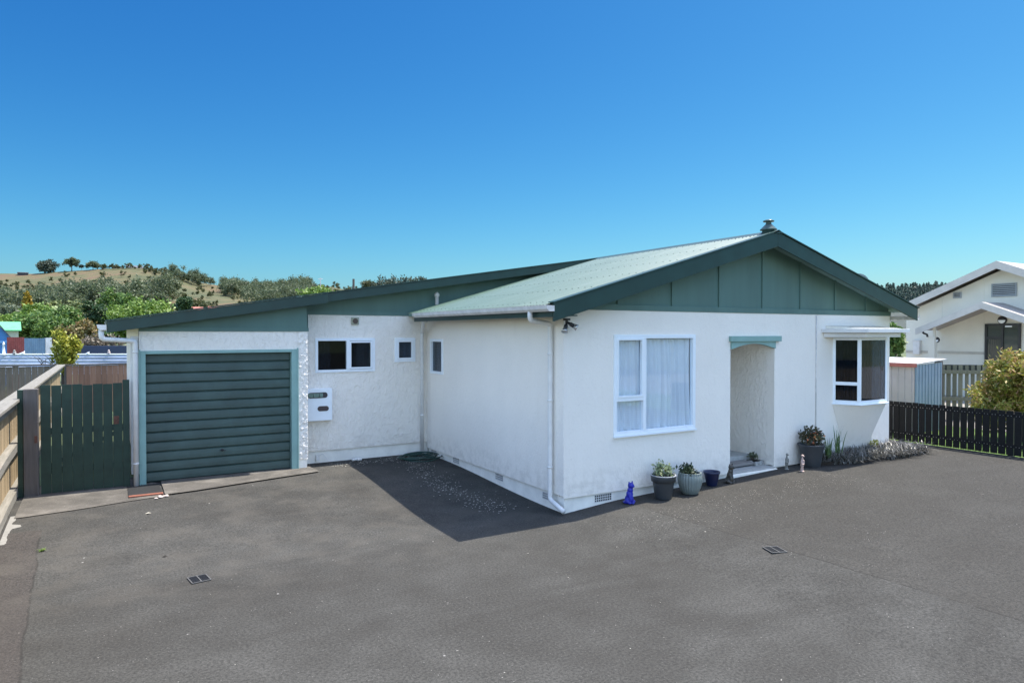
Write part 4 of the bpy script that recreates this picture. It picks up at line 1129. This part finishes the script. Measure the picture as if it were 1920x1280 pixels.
# louvres
def louvre(x0, y0, x1, y1, nsl, label):
    a, zt1 = np_(x0, y0); b_, zb1_ = np_(x1, y1)
    W = MB(); W.fbox(NF, a, b_, .002, .02, zb1_, zt1); o_ = W.build('louvre', M['dark'], NH)
    W = MB(); t = .035
    W.fbox(NF, a-t, a, .0, .05, zb1_-t, zt1+t); W.fbox(NF, b_, b_+t, .0, .05, zb1_-t, zt1+t); W.fbox(NF, a, b_, .0, .05, zt1, zt1+t); W.fbox(NF, a, b_, .0, .05, zb1_-t, zb1_)
    h = (zt1-zb1_)/nsl
    for k in range(nsl): W.fbox(NF, a, b_, .021, .04, zb1_+k*h+h*.2, zb1_+k*h+h*.75)
    W.build('slats', paint('louvre_grey', (.30, .33, .35), .5), o_)
louvre(1862, 534, 1905, 553, 6, ''); louvre(1790, 550, 1801, 557, 3, '')
# meter box
a, zt1 = np_(1715, 639); b_, zb1_ = np_(1727, 664)
W = MB(); W.fbox(NF, a, b_, 0, .12, zb1_, zt1); W.fbox(NF, a-.02, b_+.02, 0, .14, zt1, zt1+.03); W.build('meter_box', paint('meter_white', (.66, .65, .64), .5), NH, bevel=.01)
# porch
po = 1.5
pk = np_(1840, 566, po); le = np_(1716, 616, po)
s2 = (pk[1]-le[1])/(pk[0]-le[0])
gable_roof(pk[0], pk[1]-.06, le[0], pk[0]+2.6, s2, po, .002, nroof, nbar, .16)
W = MB(); ce0, ce1 = np_(1740, 640, po-.25)[0], np_(1752, 640, po-.25)[0]
W.fbox(NF, ce0, ce1, po-.45, po-.25, .15, np_(1745, 631, po-.25)[1]); W.fbox(NF, ce1-.09, ce1-.02, po-.4, po-.32, np_(1745, 631, po-.25)[1], pk[1]-s2*(pk[0]-ce1)-.07)
W.build('porch_column', cream, NH)
W = MB(); q0 = np_(1733, 622, po-.3); q1 = np_(1742, 630, po-.3)
W.tube([NF.p(q0[0], po-.2, q0[1]), NF.p(q0[0]+.03, po-.2, q0[1]-.05), NF.p(q1[0]-.02, po-.2, q1[1]+.06), NF.p(q1[0], po-.2, q1[1]-.03)], .035, 10); W.build('downpipe', M['black'], NH, smooth=True)
# door
a, zt1 = np_(1848, 607); b_, _ = np_(1915, 607); zb1_ = .45
W = MB(); t = .07
m_ = (a+b_)/2
for u0, u1_ in ((a, a+t), (b_-t, b_), (m_-t/2, m_+t/2)): W.fbox(NF, u0, u1_, .0, .06, zb1_, zt1)
W.fbox(NF, a+t, m_-t/2, .0, .06, zt1-t, zt1); W.fbox(NF, m_+t/2, b_-t, .0, .06, zt1-t, zt1)
ztr = np_(1860, 633)[1]; W.fbox(NF, a+t, m_-t/2, .0, .06, ztr-.05, ztr+.05)
dr = W.build('glazed_door', M['black'], NH)
W = MB(); W.fbox(NF, a+.02, b_-.02, .004, .02, zb1_, zt1-.02); 
t_ = NT('dark_door_glass'); W.build('pane', t_.fin((.045, .055, .05), .06), dr)
W = MB(); q0 = np_(1885, 608); q1 = np_(1898, 613); W.fbox(NF, q0[0], q1[0], .021, .024, q1[1], q0[1]); W.build('notice', M['white'], dr)
W = MB()
for k in range(7): W.fbox(NF, a+.12+k*.06, a+.15+k*.06, .021, .026, zb1_, ztr-.05)
W.build('curtain', paint('brown_blind', (.10, .09, .07), .8), dr)
def bulk(x, y, r, off):
    u, z = np_(x, y, off); W = MB(); W.lathe([(0, .09), (r*.7, .085), (r, .05), (r, 0)], (0, 0, 0), 20)
    W.v = [tuple(NF.p(u+v[0], off+v[2], z+v[1])) for v in W.v]
    o_ = W.build('wall_light', M['black'], NH, recalc=False)
    W = MB(); W.lathe([(0, .10), (r*.6, .095), (r*.82, .075)], (0, 0, 0), 20); W.v = [tuple(NF.p(u+v[0], off+v[2], z+min(v[1], .0)-.0)) for v in W.v]; W.build('diffuser', M['white'], o_, recalc=False)
bulk(1880, 600, .14, .01)
u, z = np_(1757, 637, po-.35)
bulk(1757, 637, .10, po-.45)

# ------------------------------------------------------------------ POTS, ORNAMENTS ON THE FRONT
def gpt(x, y):
    z = .1
    for _ in range(6):
        p = onZ(x, y, z); z = gz(p[0], p[1])
    return onZ(x, y, z)
soil = paint('potting_soil', (.03, .022, .016), .95, .4, 40)
def potted(name, x, y, prof, mat, label, rib=0, amp=0, off=.0):
    p = gpt(x, y); r0 = prof[0][0]; p = p + Fh*r0; p[2] = gz(p[0], p[1])+.002
    T = empty(name, tuple(p), label, 'pot plant' if name == 'potted_plant' else 'pot')
    W = MB(); W.lathe([(0, 0)]+prof, p, 48 if not rib else 144, rib, amp); W.build('pot', mat, T, smooth=True, recalc=False)
    rtop, ztop = max(prof, key=lambda q: q[1])
    W = MB(); W.lathe([(0, ztop-.035), (rtop*.93, ztop-.04)], p, 24); W.build('soil', soil, T, recalc=False)
    return T, p, ztop
charc = paint('charcoal_pot', (.045, .05, .055), .45, .1)
T1, p1_, z1_ = potted('potted_plant', 1247, 938, [(.115, 0), (.12, .01), (.155, .24), (.158, .25), (.175, .252), (.182, .33), (.178, .345), (.165, .345), (.160, .30), (.158, .28)], charc, 'charcoal rimmed pot with pale variegated plant left of the striped pot')
T2, p2_, z2_ = potted('potted_plant', 1297, 928, [(.10, 0), (.115, .01), (.155, .10), (.178, .20), (.172, .27), (.160, .30), (.165, .315), (.150, .315), (.148, .28)], paint('grey_glazed_pot', (.20, .235, .225), .3, .12, 6), 'round grey-green ribbed pot with dark leafy plant', 26, .03)
T3, p3_, z3_ = potted('flower_pot', 1337, 912, [(.075, 0), (.08, .01), (.115, .18), (.125, .19), (.130, .22), (.120, .22), (.112, .19), (.108, .17)], paint('navy_pot', (.012, .018, .06), .35, .1), 'empty navy blue pot beside the dark cat statue')
T4, p4_, z4_ = potted('potted_plant', 1528, 877, [(.145, 0), (.15, .01), (.175, .18), (.205, .33), (.225, .37), (.222, .385), (.205, .38), (.19, .34)], charc, 'tall charcoal pot with orange-flowered shrub near the bay window')
W = MB(); W.lathe([(.165, .346), (.180, .349), (.186, .340)], p1_, 40); W.build('rim', paint('pale_rim', (.35, .36, .38), .4), T1, recalc=False)
def plant(parent, base, n, spread, h, leaf, mat, seed, stems=9, nc=16, cl=.03):
    rng = np.random.default_rng(seed)
    tips = []
    W = MB()
    for k in range(stems):
        a = rng.uniform(0, 6.28); r = spread*math.sqrt(rng.uniform(.02, 1)); tip = base+[r*math.cos(a), r*math.sin(a), h*(1-.45*(r/spread)**2)*rng.uniform(.7, 1.05)]
        s = base+[.25*r*math.cos(a), .25*r*math.sin(a), 0]; W.tube([s, (s+tip)/2+[0, 0, .01], tip], [.005, .004, .002], 5)
        for t in (.6, .8, 1.0): tips.append(s*(1-t)+tip*t)
    W.build('stem', BARK, parent)
    tips = np.array(tips); k = rng.integers(0, len(tips), n); P = tips[k]+rng.normal(size=(n, 3))*cl
    leafmesh(P, leaf, rng, 1.7).build('foliage', mat, parent, recalc=False)
plant(T1, p1_+[0, 0, z1_-.04], 330, .13, .20, .030, leafm('variegated', [(.10, .16, .08), (.25, .32, .18), (.55, .56, .30)], nsc=9), 1, 12)
plant(T2, p2_+[0, 0, z2_-.03], 260, .13, .13, .032, leafm('dark_succulent', [(.015, .03, .015), (.04, .07, .03)]), 2, 10)
flo = leafm('bronze_leaf', [(.03, .04, .02), (.07, .08, .04), (.12, .09, .05)])
plant(T4, p4_+[0, 0, z4_-.04], 560, .22, .33, .032, flo, 3, 22, cl=.028)
rng = np.random.default_rng(5)
P = p4_+[.02, -.04, z4_+.12]+rng.normal(size=(60, 3))*[.09, .06, .06]
leafmesh(P, .04, rng, 1.1).build('flowers', leafm('orange_flower', [(.55, .12, .05), (.75, .30, .12)], trans=.3), T4, recalc=False)
# statues
Rvn = np.array([Rv[0], Rv[1], 0]); 
def statue(name, x, y, h, parts, mat, label, cat='statue', vox=.008, yaw=0):
    p = gpt(x, y); p[2] = gz(p[0], p[1])
    a = math.radians(yaw); r = Rvn*math.cos(a)-Fh*math.sin(a); f = -Fh*math.cos(a)-Rvn*math.sin(a)   # r right, f toward viewer
    W = MB()
    for (cx, cy, cz, rx, ry, rz) in parts:
        R3 = Matrix(((r[0], f[0], 0), (r[1], f[1], 0), (0, 0, 1)))
        W.ell(p + r*cx*h + f*cy*h + [0, 0, cz*h], (rx*h, ry*h, rz*h), rot=R3)
    return one(name, W, mat, label, cat, remesh=vox)
cat_parts = [(0, 0, .03, .24, .20, .035), (0, -.02, .20, .20, .19, .20), (.0, .03, .40, .16, .15, .22), (.02, .05, .60, .13, .12, .15), (.05, .06, .80, .145, .14, .135), (.14, .13, .77, .06, .06, .05),
             (-.04, .06, .92, .035, .04, .07), (.12, .04, .93, .035, .04, .08), (.08, .17, .20, .05, .06, .2), (-.04, .17, .2, .05, .06, .2), (.10, .20, .04, .07, .08, .04), (-.06, .2, .04, .07, .08, .04), (-.14, .05, .1, .1, .15, .1), (.17, .02, .08, .1, .15, .08), (-.2, -.05, .05, .06, .2, .045)]
statue('cat_statue', 1180, 943, .32, cat_parts, paint('cobalt_glaze', (.015, .02, .32), .35, .25, 14), 'cobalt blue seated cat statue against the white plinth', vox=.007, yaw=-12)
statue('cat_statue', 1368, 905, .31, cat_parts, paint('bronze_statue', (.045, .04, .033), .4, .5, 22), 'dark bronze seated cat statue by the porch step', vox=.007, yaw=-12)
meer = [(0, 0, .02, .13, .13, .025), (-.035, 0, .14, .035, .04, .14), (.04, 0, .14, .035, .04, .14), (-.03, .05, .03, .04, .07, .025), (.045, .05, .03, .04, .07, .025), (0, 0, .34, .095, .085, .14), (0, 0, .52, .085, .075, .17), (0, .01, .70, .05, .05, .08),
        (.0, .02, .83, .07, .075, .065), (.03, .09, .81, .03, .05, .03), (-.055, -.0, .86, .02, .02, .025), (.06, -.0, .86, .02, .02, .025), (-.075, .05, .50, .03, .04, .13), (.075, .05, .50, .03, .04, .13), (0, .1, .40, .07, .03, .03), (.0, -.08, .1, .03, .08, .1)]
statue('animal_statue', 1475, 880, .31, meer, paint('grey_statue', (.20, .20, .18), .7, .35, 30), 'grey upright meerkat statue in the shade by the wall', vox=.006, yaw=-20)
statue('animal_statue', 1504, 884, .32, meer, paint('pink_statue', (.50, .36, .31), .7, .3, 30), 'pinkish upright meerkat statue in front of the tall pot', vox=.006, yaw=-10)
# porch planter + dark plant
pp = onX(1416, 856, 4.18); pp[2] = .236
PL = empty('stone_planter', tuple(pp), 'small pebbled stone planter with grey plant on the porch step', 'planter')
W = MB(); rng = np.random.default_rng(9)
W.box(pp[0]-.10, pp[0]+.09, pp[1]-.10, pp[1]+.16, .237, .30)
for k in range(90): W.ell((pp[0]+rng.uniform(-.105, .095), pp[1]+rng.choice([-.10, .16])+rng.uniform(-.005, .005) if k % 2 else pp[1]+rng.uniform(-.1, .16), .25+rng.uniform(0, .055)), (.014, .014, .011), 7, 5) if k % 2 else W.ell((pp[0]-.10, pp[1]+rng.uniform(-.1, .16), .25+rng.uniform(0, .055)), (.012, .014, .011), 7, 5)
W.build('pot', paint('pebble', (.35, .35, .34), .8, .5, 30), PL)
plant(PL, np.array([pp[0], pp[1]+.04, .30]), 140, .07, .14, .028, L['greygreen'], 12, 8, cl=.02)
q_ = onPl(1377, 845, (0, .62, 0), np.array([0, 1., 0])); q_ = np.array([3.75, .75, .37])
T5 = empty('dark_plant', tuple(q_), 'small dark red leafed plant in pot on the inner porch step', 'pot plant')
W = MB(); W.lathe([(0, 0), (.05, 0), (.07, .08), (.06, .08)], q_, 20); W.build('pot', charc, T5, recalc=False)
plant(T5, q_+[0, 0, .07], 120, .08, .10, .035, leafm('dark_red_leaf', [(.03, .02, .015), (.10, .03, .03)]), 13, 8)
# ---- garden bed: mondo grass
def blades(name, mat, pts, h, w, seed, droop=.6, label=None, cat=None, kind=None, lean=None):
    rng = np.random.default_rng(seed); W = MB()
    for (x, y, z) in pts:
        a = rng.uniform(0, 6.28); L0 = h*rng.uniform(.6, 1.15); dx, dy = math.cos(a), math.sin(a); b = len(W.v)
        k = droop*rng.uniform(.5, 1.4); ww = w*rng.uniform(.7, 1.3)
        for i in range(5):
            t = i/4; rr = L0*k*t**1.6; zz = L0*(t-.75*k*t*t); wi = ww*(1-t**2*.95)/2
            W.v += [(x+dx*rr-dy*wi, y+dy*rr+dx*wi, z+zz), (x+dx*rr+dy*wi, y+dy*rr-dx*wi, z+zz)]
        for i in range(4): W.f.append((b+2*i, b+2*i+1, b+2*i+3, b+2*i+2))
    return tag(W.build(name, mat, recalc=False), label, cat, None, kind)
rng = np.random.default_rng(4)
pts = []
for _ in range(4600):
    x = rng.uniform(5.15, 7.85); e = -.14-.40*math.sin(min(1, (x-5.1)/1.0)*PI/2) - .12*(x > 6.6)
    y = rng.uniform(e-.05, -.03 if x < 7.7 else .3); pts.append((x, y, gz(x, y)+.01))
mondo = leafm('mondo_leaf', [(.025, .025, .026), (.08, .08, .072), (.24, .225, .20)], rough=.25, trans=.06)
blades('mondo_grass', mondo, pts, .31, .012, 5, .8, kind='stuff')
W = MB(); W.prism([(5.15, -.02, .15), (5.15, -.28, .15), (6.0, -.58, .15), (7.75, -.66, .15), (7.95, -.2, .15), (7.9, .3, .15), (7.72, -.02, .15)], (0, 0, .115)); o = W.build('garden_bed', soil); o['kind'] = 'structure'
iris = leafm('iris_leaf', [(.03, .06, .02), (.07, .13, .035), (.12, .2, .06)], rough=.35, trans=.15)
for i, (x, y, h, lab) in enumerate(((1556, 870, .46, 'upright strappy green iris directly behind the tall charcoal pot'), (1574, 864, .56, 'taller strappy green iris standing in the dark mondo grass'))):
    p = gpt(x, y); rng = np.random.default_rng(30+i)
    blades('iris_plant', iris, [(p[0]+rng.normal()*.03, p[1]+.05+rng.normal()*.03, gz(p[0], p[1])+.03) for _ in range(26)], h*1.1, .018, i, .22, lab, 'plant')
p = gpt(1590, 864); blades('bronze_flax', leafm('flax', [(.05, .03, .03), (.10, .06, .055)]), [(p[0]+rng.normal()*.03, p[1]+.05+rng.normal()*.03, gz(*p[:2])+.03) for _ in range(30)], .34, .008, 8, .55, 'thin bronze grass tuft right of the iris clumps', 'plant')
rng = np.random.default_rng(8)
p = gpt(1648, 850); leafmesh(np.array([p[0], p[1]+.1, .42])+rng.normal(size=(60, 3))*[.05, .04, .03], .03, rng).build('lime_plant', L['yellow'], recalc=False)
tag(bpy.data.objects['lime_plant'], 'small lime green plant among silvery mondo grass', 'plant')
# weed at seam
p = gpt(79, 1033); blades('weed', L['bright'], [(p[0]+rng.normal()*.01, p[1]+rng.normal()*.01, p[2]) for _ in range(22)], .07, .008, 3, .9, 'small green weed growing from the left asphalt seam', 'weed')
# lawn edge grass
rng = np.random.default_rng(14)
pts = [(8.79+abs(rng.normal())*.7, rng.uniform(-7, 3), .21) for _ in range(5200)]
blades('lawn_grass', L['bright'], pts, .075, .006, 9, .5, kind='stuff')
# fallen petals on the shaded asphalt
W = MB(); rng = np.random.default_rng(15)
for _ in range(750):
    t = rng.uniform(); y = 4.2-3.6*t+rng.normal()*.12; x = -.55-.25*math.sin(t*3)+rng.normal()*.16 - .0*t
    if rng.uniform() < .3: x = rng.uniform(-2.0, -.2); y = 4.3+rng.normal()*.12
    if x > -.12 or y > 4.55: continue
    s = rng.uniform(.005, .014); a = rng.uniform(0, 6.28); z = gz(x, y)+.006
    W.poly([(x+s*math.cos(a+q), y+s*math.sin(a+q), z+rng.uniform(0, .002)) for q in (0, 1.9, 3.3, 4.9)])
for _ in range(500):
    x = rng.uniform(.3, 4.8); y = -.75-abs(rng.normal())*.45; s = rng.uniform(.002, .006); a = rng.uniform(0, 6.28); z = gz(x, y)+.006
    W.poly([(x+s*math.cos(a+q), y+s*math.sin(a+q), z) for q in (0, 1.9, 3.3, 4.9)])
for _ in range(420):
    x = rng.uniform(-6.2, 8); y = .2-abs(rng.normal())*3.2
    if y < -7: continue
    s = rng.uniform(.002, .0055)*(1+2*(rng.uniform() < .03)); a = rng.uniform(0, 6.28); z = gz(x, y)+.005
    W.poly([(x+s*math.cos(a+q), y+s*math.sin(a+q)*.6, z) for q in (0, 1.7, 3.1, 4.6)])
o = W.build('petals', paint('dry_petals', (.45, .43, .38), .9, .3, 30), recalc=False); o['kind'] = 'stuff'
for (x, y, lab, s) in ((278, 963, 'dry pale leaf lying nearest the garage apron', .04), (309, 1044, 'small dark leaf lying left of the drain grate', .03)):
    p = gpt(x, y); W = MB(); W.poly([(p[0]-s, p[1], p[2]+.006), (p[0], p[1]-s*.4, p[2]+.014), (p[0]+s, p[1]+.01, p[2]+.006), (p[0], p[1]+s*.4, p[2]+.02)])
    one('fallen_leaf', W, paint('leaf_'+str(x), (.5, .46, .38) if x < 300 else (.03, .025, .02), .8), lab, 'leaf')

# ------------------------------------------------------------------ HILLS
SKY = [(-300, 520), (-100, 514), (0, 512), (60, 513), (110, 509), (160, 506), (200, 503), (250, 501.5), (290, 505), (330, 515), (370, 528), (420, 536), (480, 546), (540, 543), (590, 538), (620, 536), (650, 543), (690, 545), (760, 541), (850, 545), (1000, 560), (1200, 575), (1500, 590)]
sx, sy = zip(*SKY)
def hill_h(px, d):
    top = float(np.interp(px, sx, sy)); dr = 600.0
    zr = 2.5+(623-top)/FPX*dr
    t = (d-170)/(dr-170)
    if t <= 1:
        t = max(0, t); y_ = 623-(623-top)*(.08+.92*t); h = 2.5+(623-y_)/FPX*d
    else: h = zr*(1-.3*(t-1)) 
    h += 3.0*math.sin(px*.021+d*.013)*math.sin(d*.021+px*.013)*min(1, t*3)*max(0, 1-t)*2
    return h
def hillmat():
    t = NT('hill_grass')
    n = t.noise(.018, 7, .66); n2 = t.noise(.10, 6, .7); n3 = t.noise(.45, 4)
    f = t.math('ADD', t.math('MULTIPLY', n, .6), t.math('MULTIPLY', n2, .4))
    col = t.ramp(f, [(.38, (.035, .048, .018)), (.43, (.048, .058, .018)), (.50, (.080, .076, .026)), (.56, (.110, .080, .034)), (.62, (.105, .058, .032))])
    col = t.mix(t.math('MULTIPLY', t.step(n3, .5, .75), .5), col, (.07, .075, .035))
    return t.fin(col, .95)
mb = MB(); pxs = list(range(-400, 1560, 14)); ds = list(np.linspace(165, 600, 42))+[640, 700, 800, 1000]
for d in ds:
    for x in pxs:
        q_ = at(x, 623, d); mb.v.append((q_[0], q_[1], hill_h(x, d)-.3))
n = len(pxs)
for j in range(len(ds)-1):
    for i in range(n-1): mb.f.append((j*n+i, j*n+i+1, (j+1)*n+i+1, (j+1)*n+i))
hl = mb.build('hill', hillmat(), smooth=True, recalc=False); hl['kind'] = 'structure'
# forest patches (masses)
def forest(name, spec, mat, seed, leaf, n_per, hgt, con=False):
    rng = np.random.default_rng(seed); A = []; TR = MB()
    for (x0, x1, d0, d1, cnt) in spec:
        for _ in range(cnt):
            x = rng.uniform(x0, x1); d = rng.uniform(d0, d1); q_ = at(x, 623, d); h = hgt*rng.uniform(.6, 1.25); z0 = hill_h(x, d)-.5 if name != 'conifer_forest' else rh(x, d)-.5
            if con:
                k = n_per; t = rng.uniform(0, 1, k)**.8; a = rng.uniform(0, 6.28, k); r = h*.24*(1-t)*rng.uniform(.5, 1, k)+.1
                A.append(np.stack([q_[0]+r*np.cos(a), q_[1]+r*np.sin(a), z0+h*(.1+.9*t)], 1))
            else:
                nl_ = 4; cs = np.array([q_[0], q_[1], z0+h*.62])+rng.normal(size=(nl_, 3))*h*np.array([.17, .17, .15]); kk = rng.integers(0, nl_, n_per)
                A.append(cs[kk]+rng.normal(size=(n_per, 3))*h*.095)
    P = np.concatenate(A); return tag(leafmesh(P, leaf, rng).build(name, mat, recalc=False), kind='stuff')
forest('gum_forest', [(-80, 200, 300, 355, 120), (180, 320, 300, 345, 60), (-80, 300, 260, 305, 60), (325, 400, 560, 600, 26), (420, 590, 500, 580, 150), (470, 590, 400, 500, 70)], L['euc'], 1, .62, 420, 10.5)
forest('hill_scrub', [(-60, 420, 230, 330, 130), (340, 700, 330, 560, 80), (-60, 330, 400, 560, 60), (270, 345, 560, 600, 50), (560, 720, 540, 600, 60), (190, 330, 590, 602, 34), (-60, 80, 470, 500, 30)], L['scrub'], 2, .5, 190, 4.2)
forest('pine_plantation', [(700, 810, 585, 600, 34)], L['pine'], 3, 1.0, 120, 11)
# single trees on the crest
def crest(px, ytop, ybot, rpx, mat, label, seed, n=1500, leaf=1.0, name='crest_tree', **k):
    return tree(name, px, ytop, ybot, rpx*1.25, 598, mat, label, seed, n=n, leaf=leaf, zbase=hill_h(px, 598)-1, group='single trees on the hill crest', nc=60, **k)
crest(91, 489, 514, 15, L['pine'], 'broad dark evergreen clump on the crest right of the long shed', 51, n=2800, leaf=1.1)
crest(134, 483, 501, 12, L['euc'], 'tallest spreading gum tree on the hill crest', 52)
crest(174, 490, 504, 9, L['euc'], 'smaller round gum tree right of the tallest crest gum', 53)
crest(153, 495, 503, 3.5, L['pine'], 'tiny dark tree between the two crest gums', 54, n=400, leaf=.8)
crest(193, 498, 505, 3, L['pine'], 'tiny tuft tree left of the crest houses', 55, n=300, leaf=.8)
crest(692, 528, 545, 16, L['scrub'], 'rounded olive tree on crest right of the wooden pole', 56)
# far conifer hill on the right
def rh(px, d):
    t = (d-350)/(800-350); zr = 2.5+(623-float(np.interp(px, [1500, 1640, 1700, 1745, 1760, 1900, 2200], [560, 551, 550, 546, 548, 560, 590])))/FPX*800
    return zr*max(0, min(1, t))**1.2 if t <= 1 else zr*(1-.3*(t-1))
mb = MB(); pxs = list(range(1400, 2500, 20)); ds = list(np.linspace(340, 800, 20))+[900, 1100]
for d in ds:
    for x in pxs:
        q_ = at(x, 623, d); mb.v.append((q_[0], q_[1], rh(x, d)-.3))
n = len(pxs)
for j in range(len(ds)-1):
    for i in range(n-1): mb.f.append((j*n+i, j*n+i+1, (j+1)*n+i+1, (j+1)*n+i))
hl = mb.build('hill', paint('forest_floor', (.035, .045, .035), .95, .3, .1), smooth=True, recalc=False); hl['kind'] = 'structure'
forest('conifer_forest', [(1600, 1960, 600, 800, 1100)], leafm('far_pine', [(.035, .06, .05), (.07, .105, .085), (.105, .145, .12)], nsc=.06, trans=.4), 4, 1.5, 60, 11, True)

# ------------------------------------------------------------------ CAMERA, LIGHT, SKY
cam = bpy.data.cameras.new('camera'); co = bpy.data.objects.new('camera', cam); COL.objects.link(co)
cam.sensor_width = 36; cam.lens = 24.0; cam.clip_end = 20000; cam.clip_start = .05
Mx = Matrix(((Rv[0], upv[0], -fw[0], CAM[0]), (Rv[1], upv[1], -fw[1], CAM[1]), (Rv[2], upv[2], -fw[2], CAM[2]), (0, 0, 0, 1)))
co.matrix_world = Mx; sc.camera = co
sd = Vector((.43, -.018, 1.0)).normalized()
sun = bpy.data.lights.new('sun', 'SUN'); sun.energy = 2.7; sun.angle = math.radians(.53); sun.color = (1, .94, .84)
so = bpy.data.objects.new('sun', sun); COL.objects.link(so); so.rotation_euler = sd.to_track_quat('Z', 'Y').to_euler(); so.location = (0, 0, 30)
wd = bpy.data.worlds.new('World'); sc.world = wd; wd.use_nodes = True
nt = wd.node_tree; bg = nt.nodes['Background']
sky = nt.nodes.new('ShaderNodeTexSky'); sky.sky_type = 'NISHITA'; sky.sun_disc = False
sky.sun_elevation = math.asin(sd.z); sky.sun_rotation = math.radians(90); sky.altitude = 0; sky.air_density = 1.0; sky.dust_density = 1.0; sky.ozone_density = 1.0
spc = nt.nodes.new('ShaderNodeSeparateColor'); nt.links.new(sky.outputs[0], spc.inputs[0])
cmb = nt.nodes.new('ShaderNodeCombineColor'); ST = .15
for i, (g_, k_) in enumerate(((2.2, .209), (1.49, .277), (.97, .300))):
    p0_ = nt.nodes.new('ShaderNodeMath'); p0_.operation = 'MULTIPLY'; p0_.inputs[1].default_value = ST; nt.links.new(spc.outputs[i], p0_.inputs[0])
    p1_ = nt.nodes.new('ShaderNodeMath'); p1_.operation = 'POWER'; p1_.inputs[1].default_value = g_; nt.links.new(p0_.outputs[0], p1_.inputs[0])
    p2_ = nt.nodes.new('ShaderNodeMath'); p2_.operation = 'MULTIPLY'; p2_.inputs[1].default_value = k_/ST; nt.links.new(p1_.outputs[0], p2_.inputs[0])
    nt.links.new(p2_.outputs[0], cmb.inputs[i])
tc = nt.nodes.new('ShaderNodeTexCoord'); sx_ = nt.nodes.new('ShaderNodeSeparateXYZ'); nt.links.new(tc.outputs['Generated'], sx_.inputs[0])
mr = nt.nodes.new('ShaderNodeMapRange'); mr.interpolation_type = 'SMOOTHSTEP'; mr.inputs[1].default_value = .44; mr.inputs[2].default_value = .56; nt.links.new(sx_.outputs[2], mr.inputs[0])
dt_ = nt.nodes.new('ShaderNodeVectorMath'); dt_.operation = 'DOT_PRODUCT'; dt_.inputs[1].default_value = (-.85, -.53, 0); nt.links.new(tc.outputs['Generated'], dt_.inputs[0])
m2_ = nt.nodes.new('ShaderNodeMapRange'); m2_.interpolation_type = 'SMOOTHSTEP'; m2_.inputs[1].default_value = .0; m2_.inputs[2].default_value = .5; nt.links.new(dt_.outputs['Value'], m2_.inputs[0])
mxx = nt.nodes.new('ShaderNodeMath'); mxx.operation = 'MAXIMUM'; nt.links.new(mr.outputs[0], mxx.inputs[0]); nt.links.new(m2_.outputs[0], mxx.inputs[1])  # brighter untinted sky added overhead and behind camera, out of view, fills shaded walls
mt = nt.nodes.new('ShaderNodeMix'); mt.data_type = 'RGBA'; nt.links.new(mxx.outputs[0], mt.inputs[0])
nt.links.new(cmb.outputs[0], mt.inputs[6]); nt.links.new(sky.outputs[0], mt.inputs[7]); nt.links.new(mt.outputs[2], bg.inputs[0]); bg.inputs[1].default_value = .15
vs = sc.view_settings; vs.view_transform = 'Standard'; vs.look = 'None'; vs.exposure = 1.68; vs.gamma = 1
sc.render.engine = 'CYCLES'
sc.render.resolution_x = 1024; sc.render.resolution_y = 682
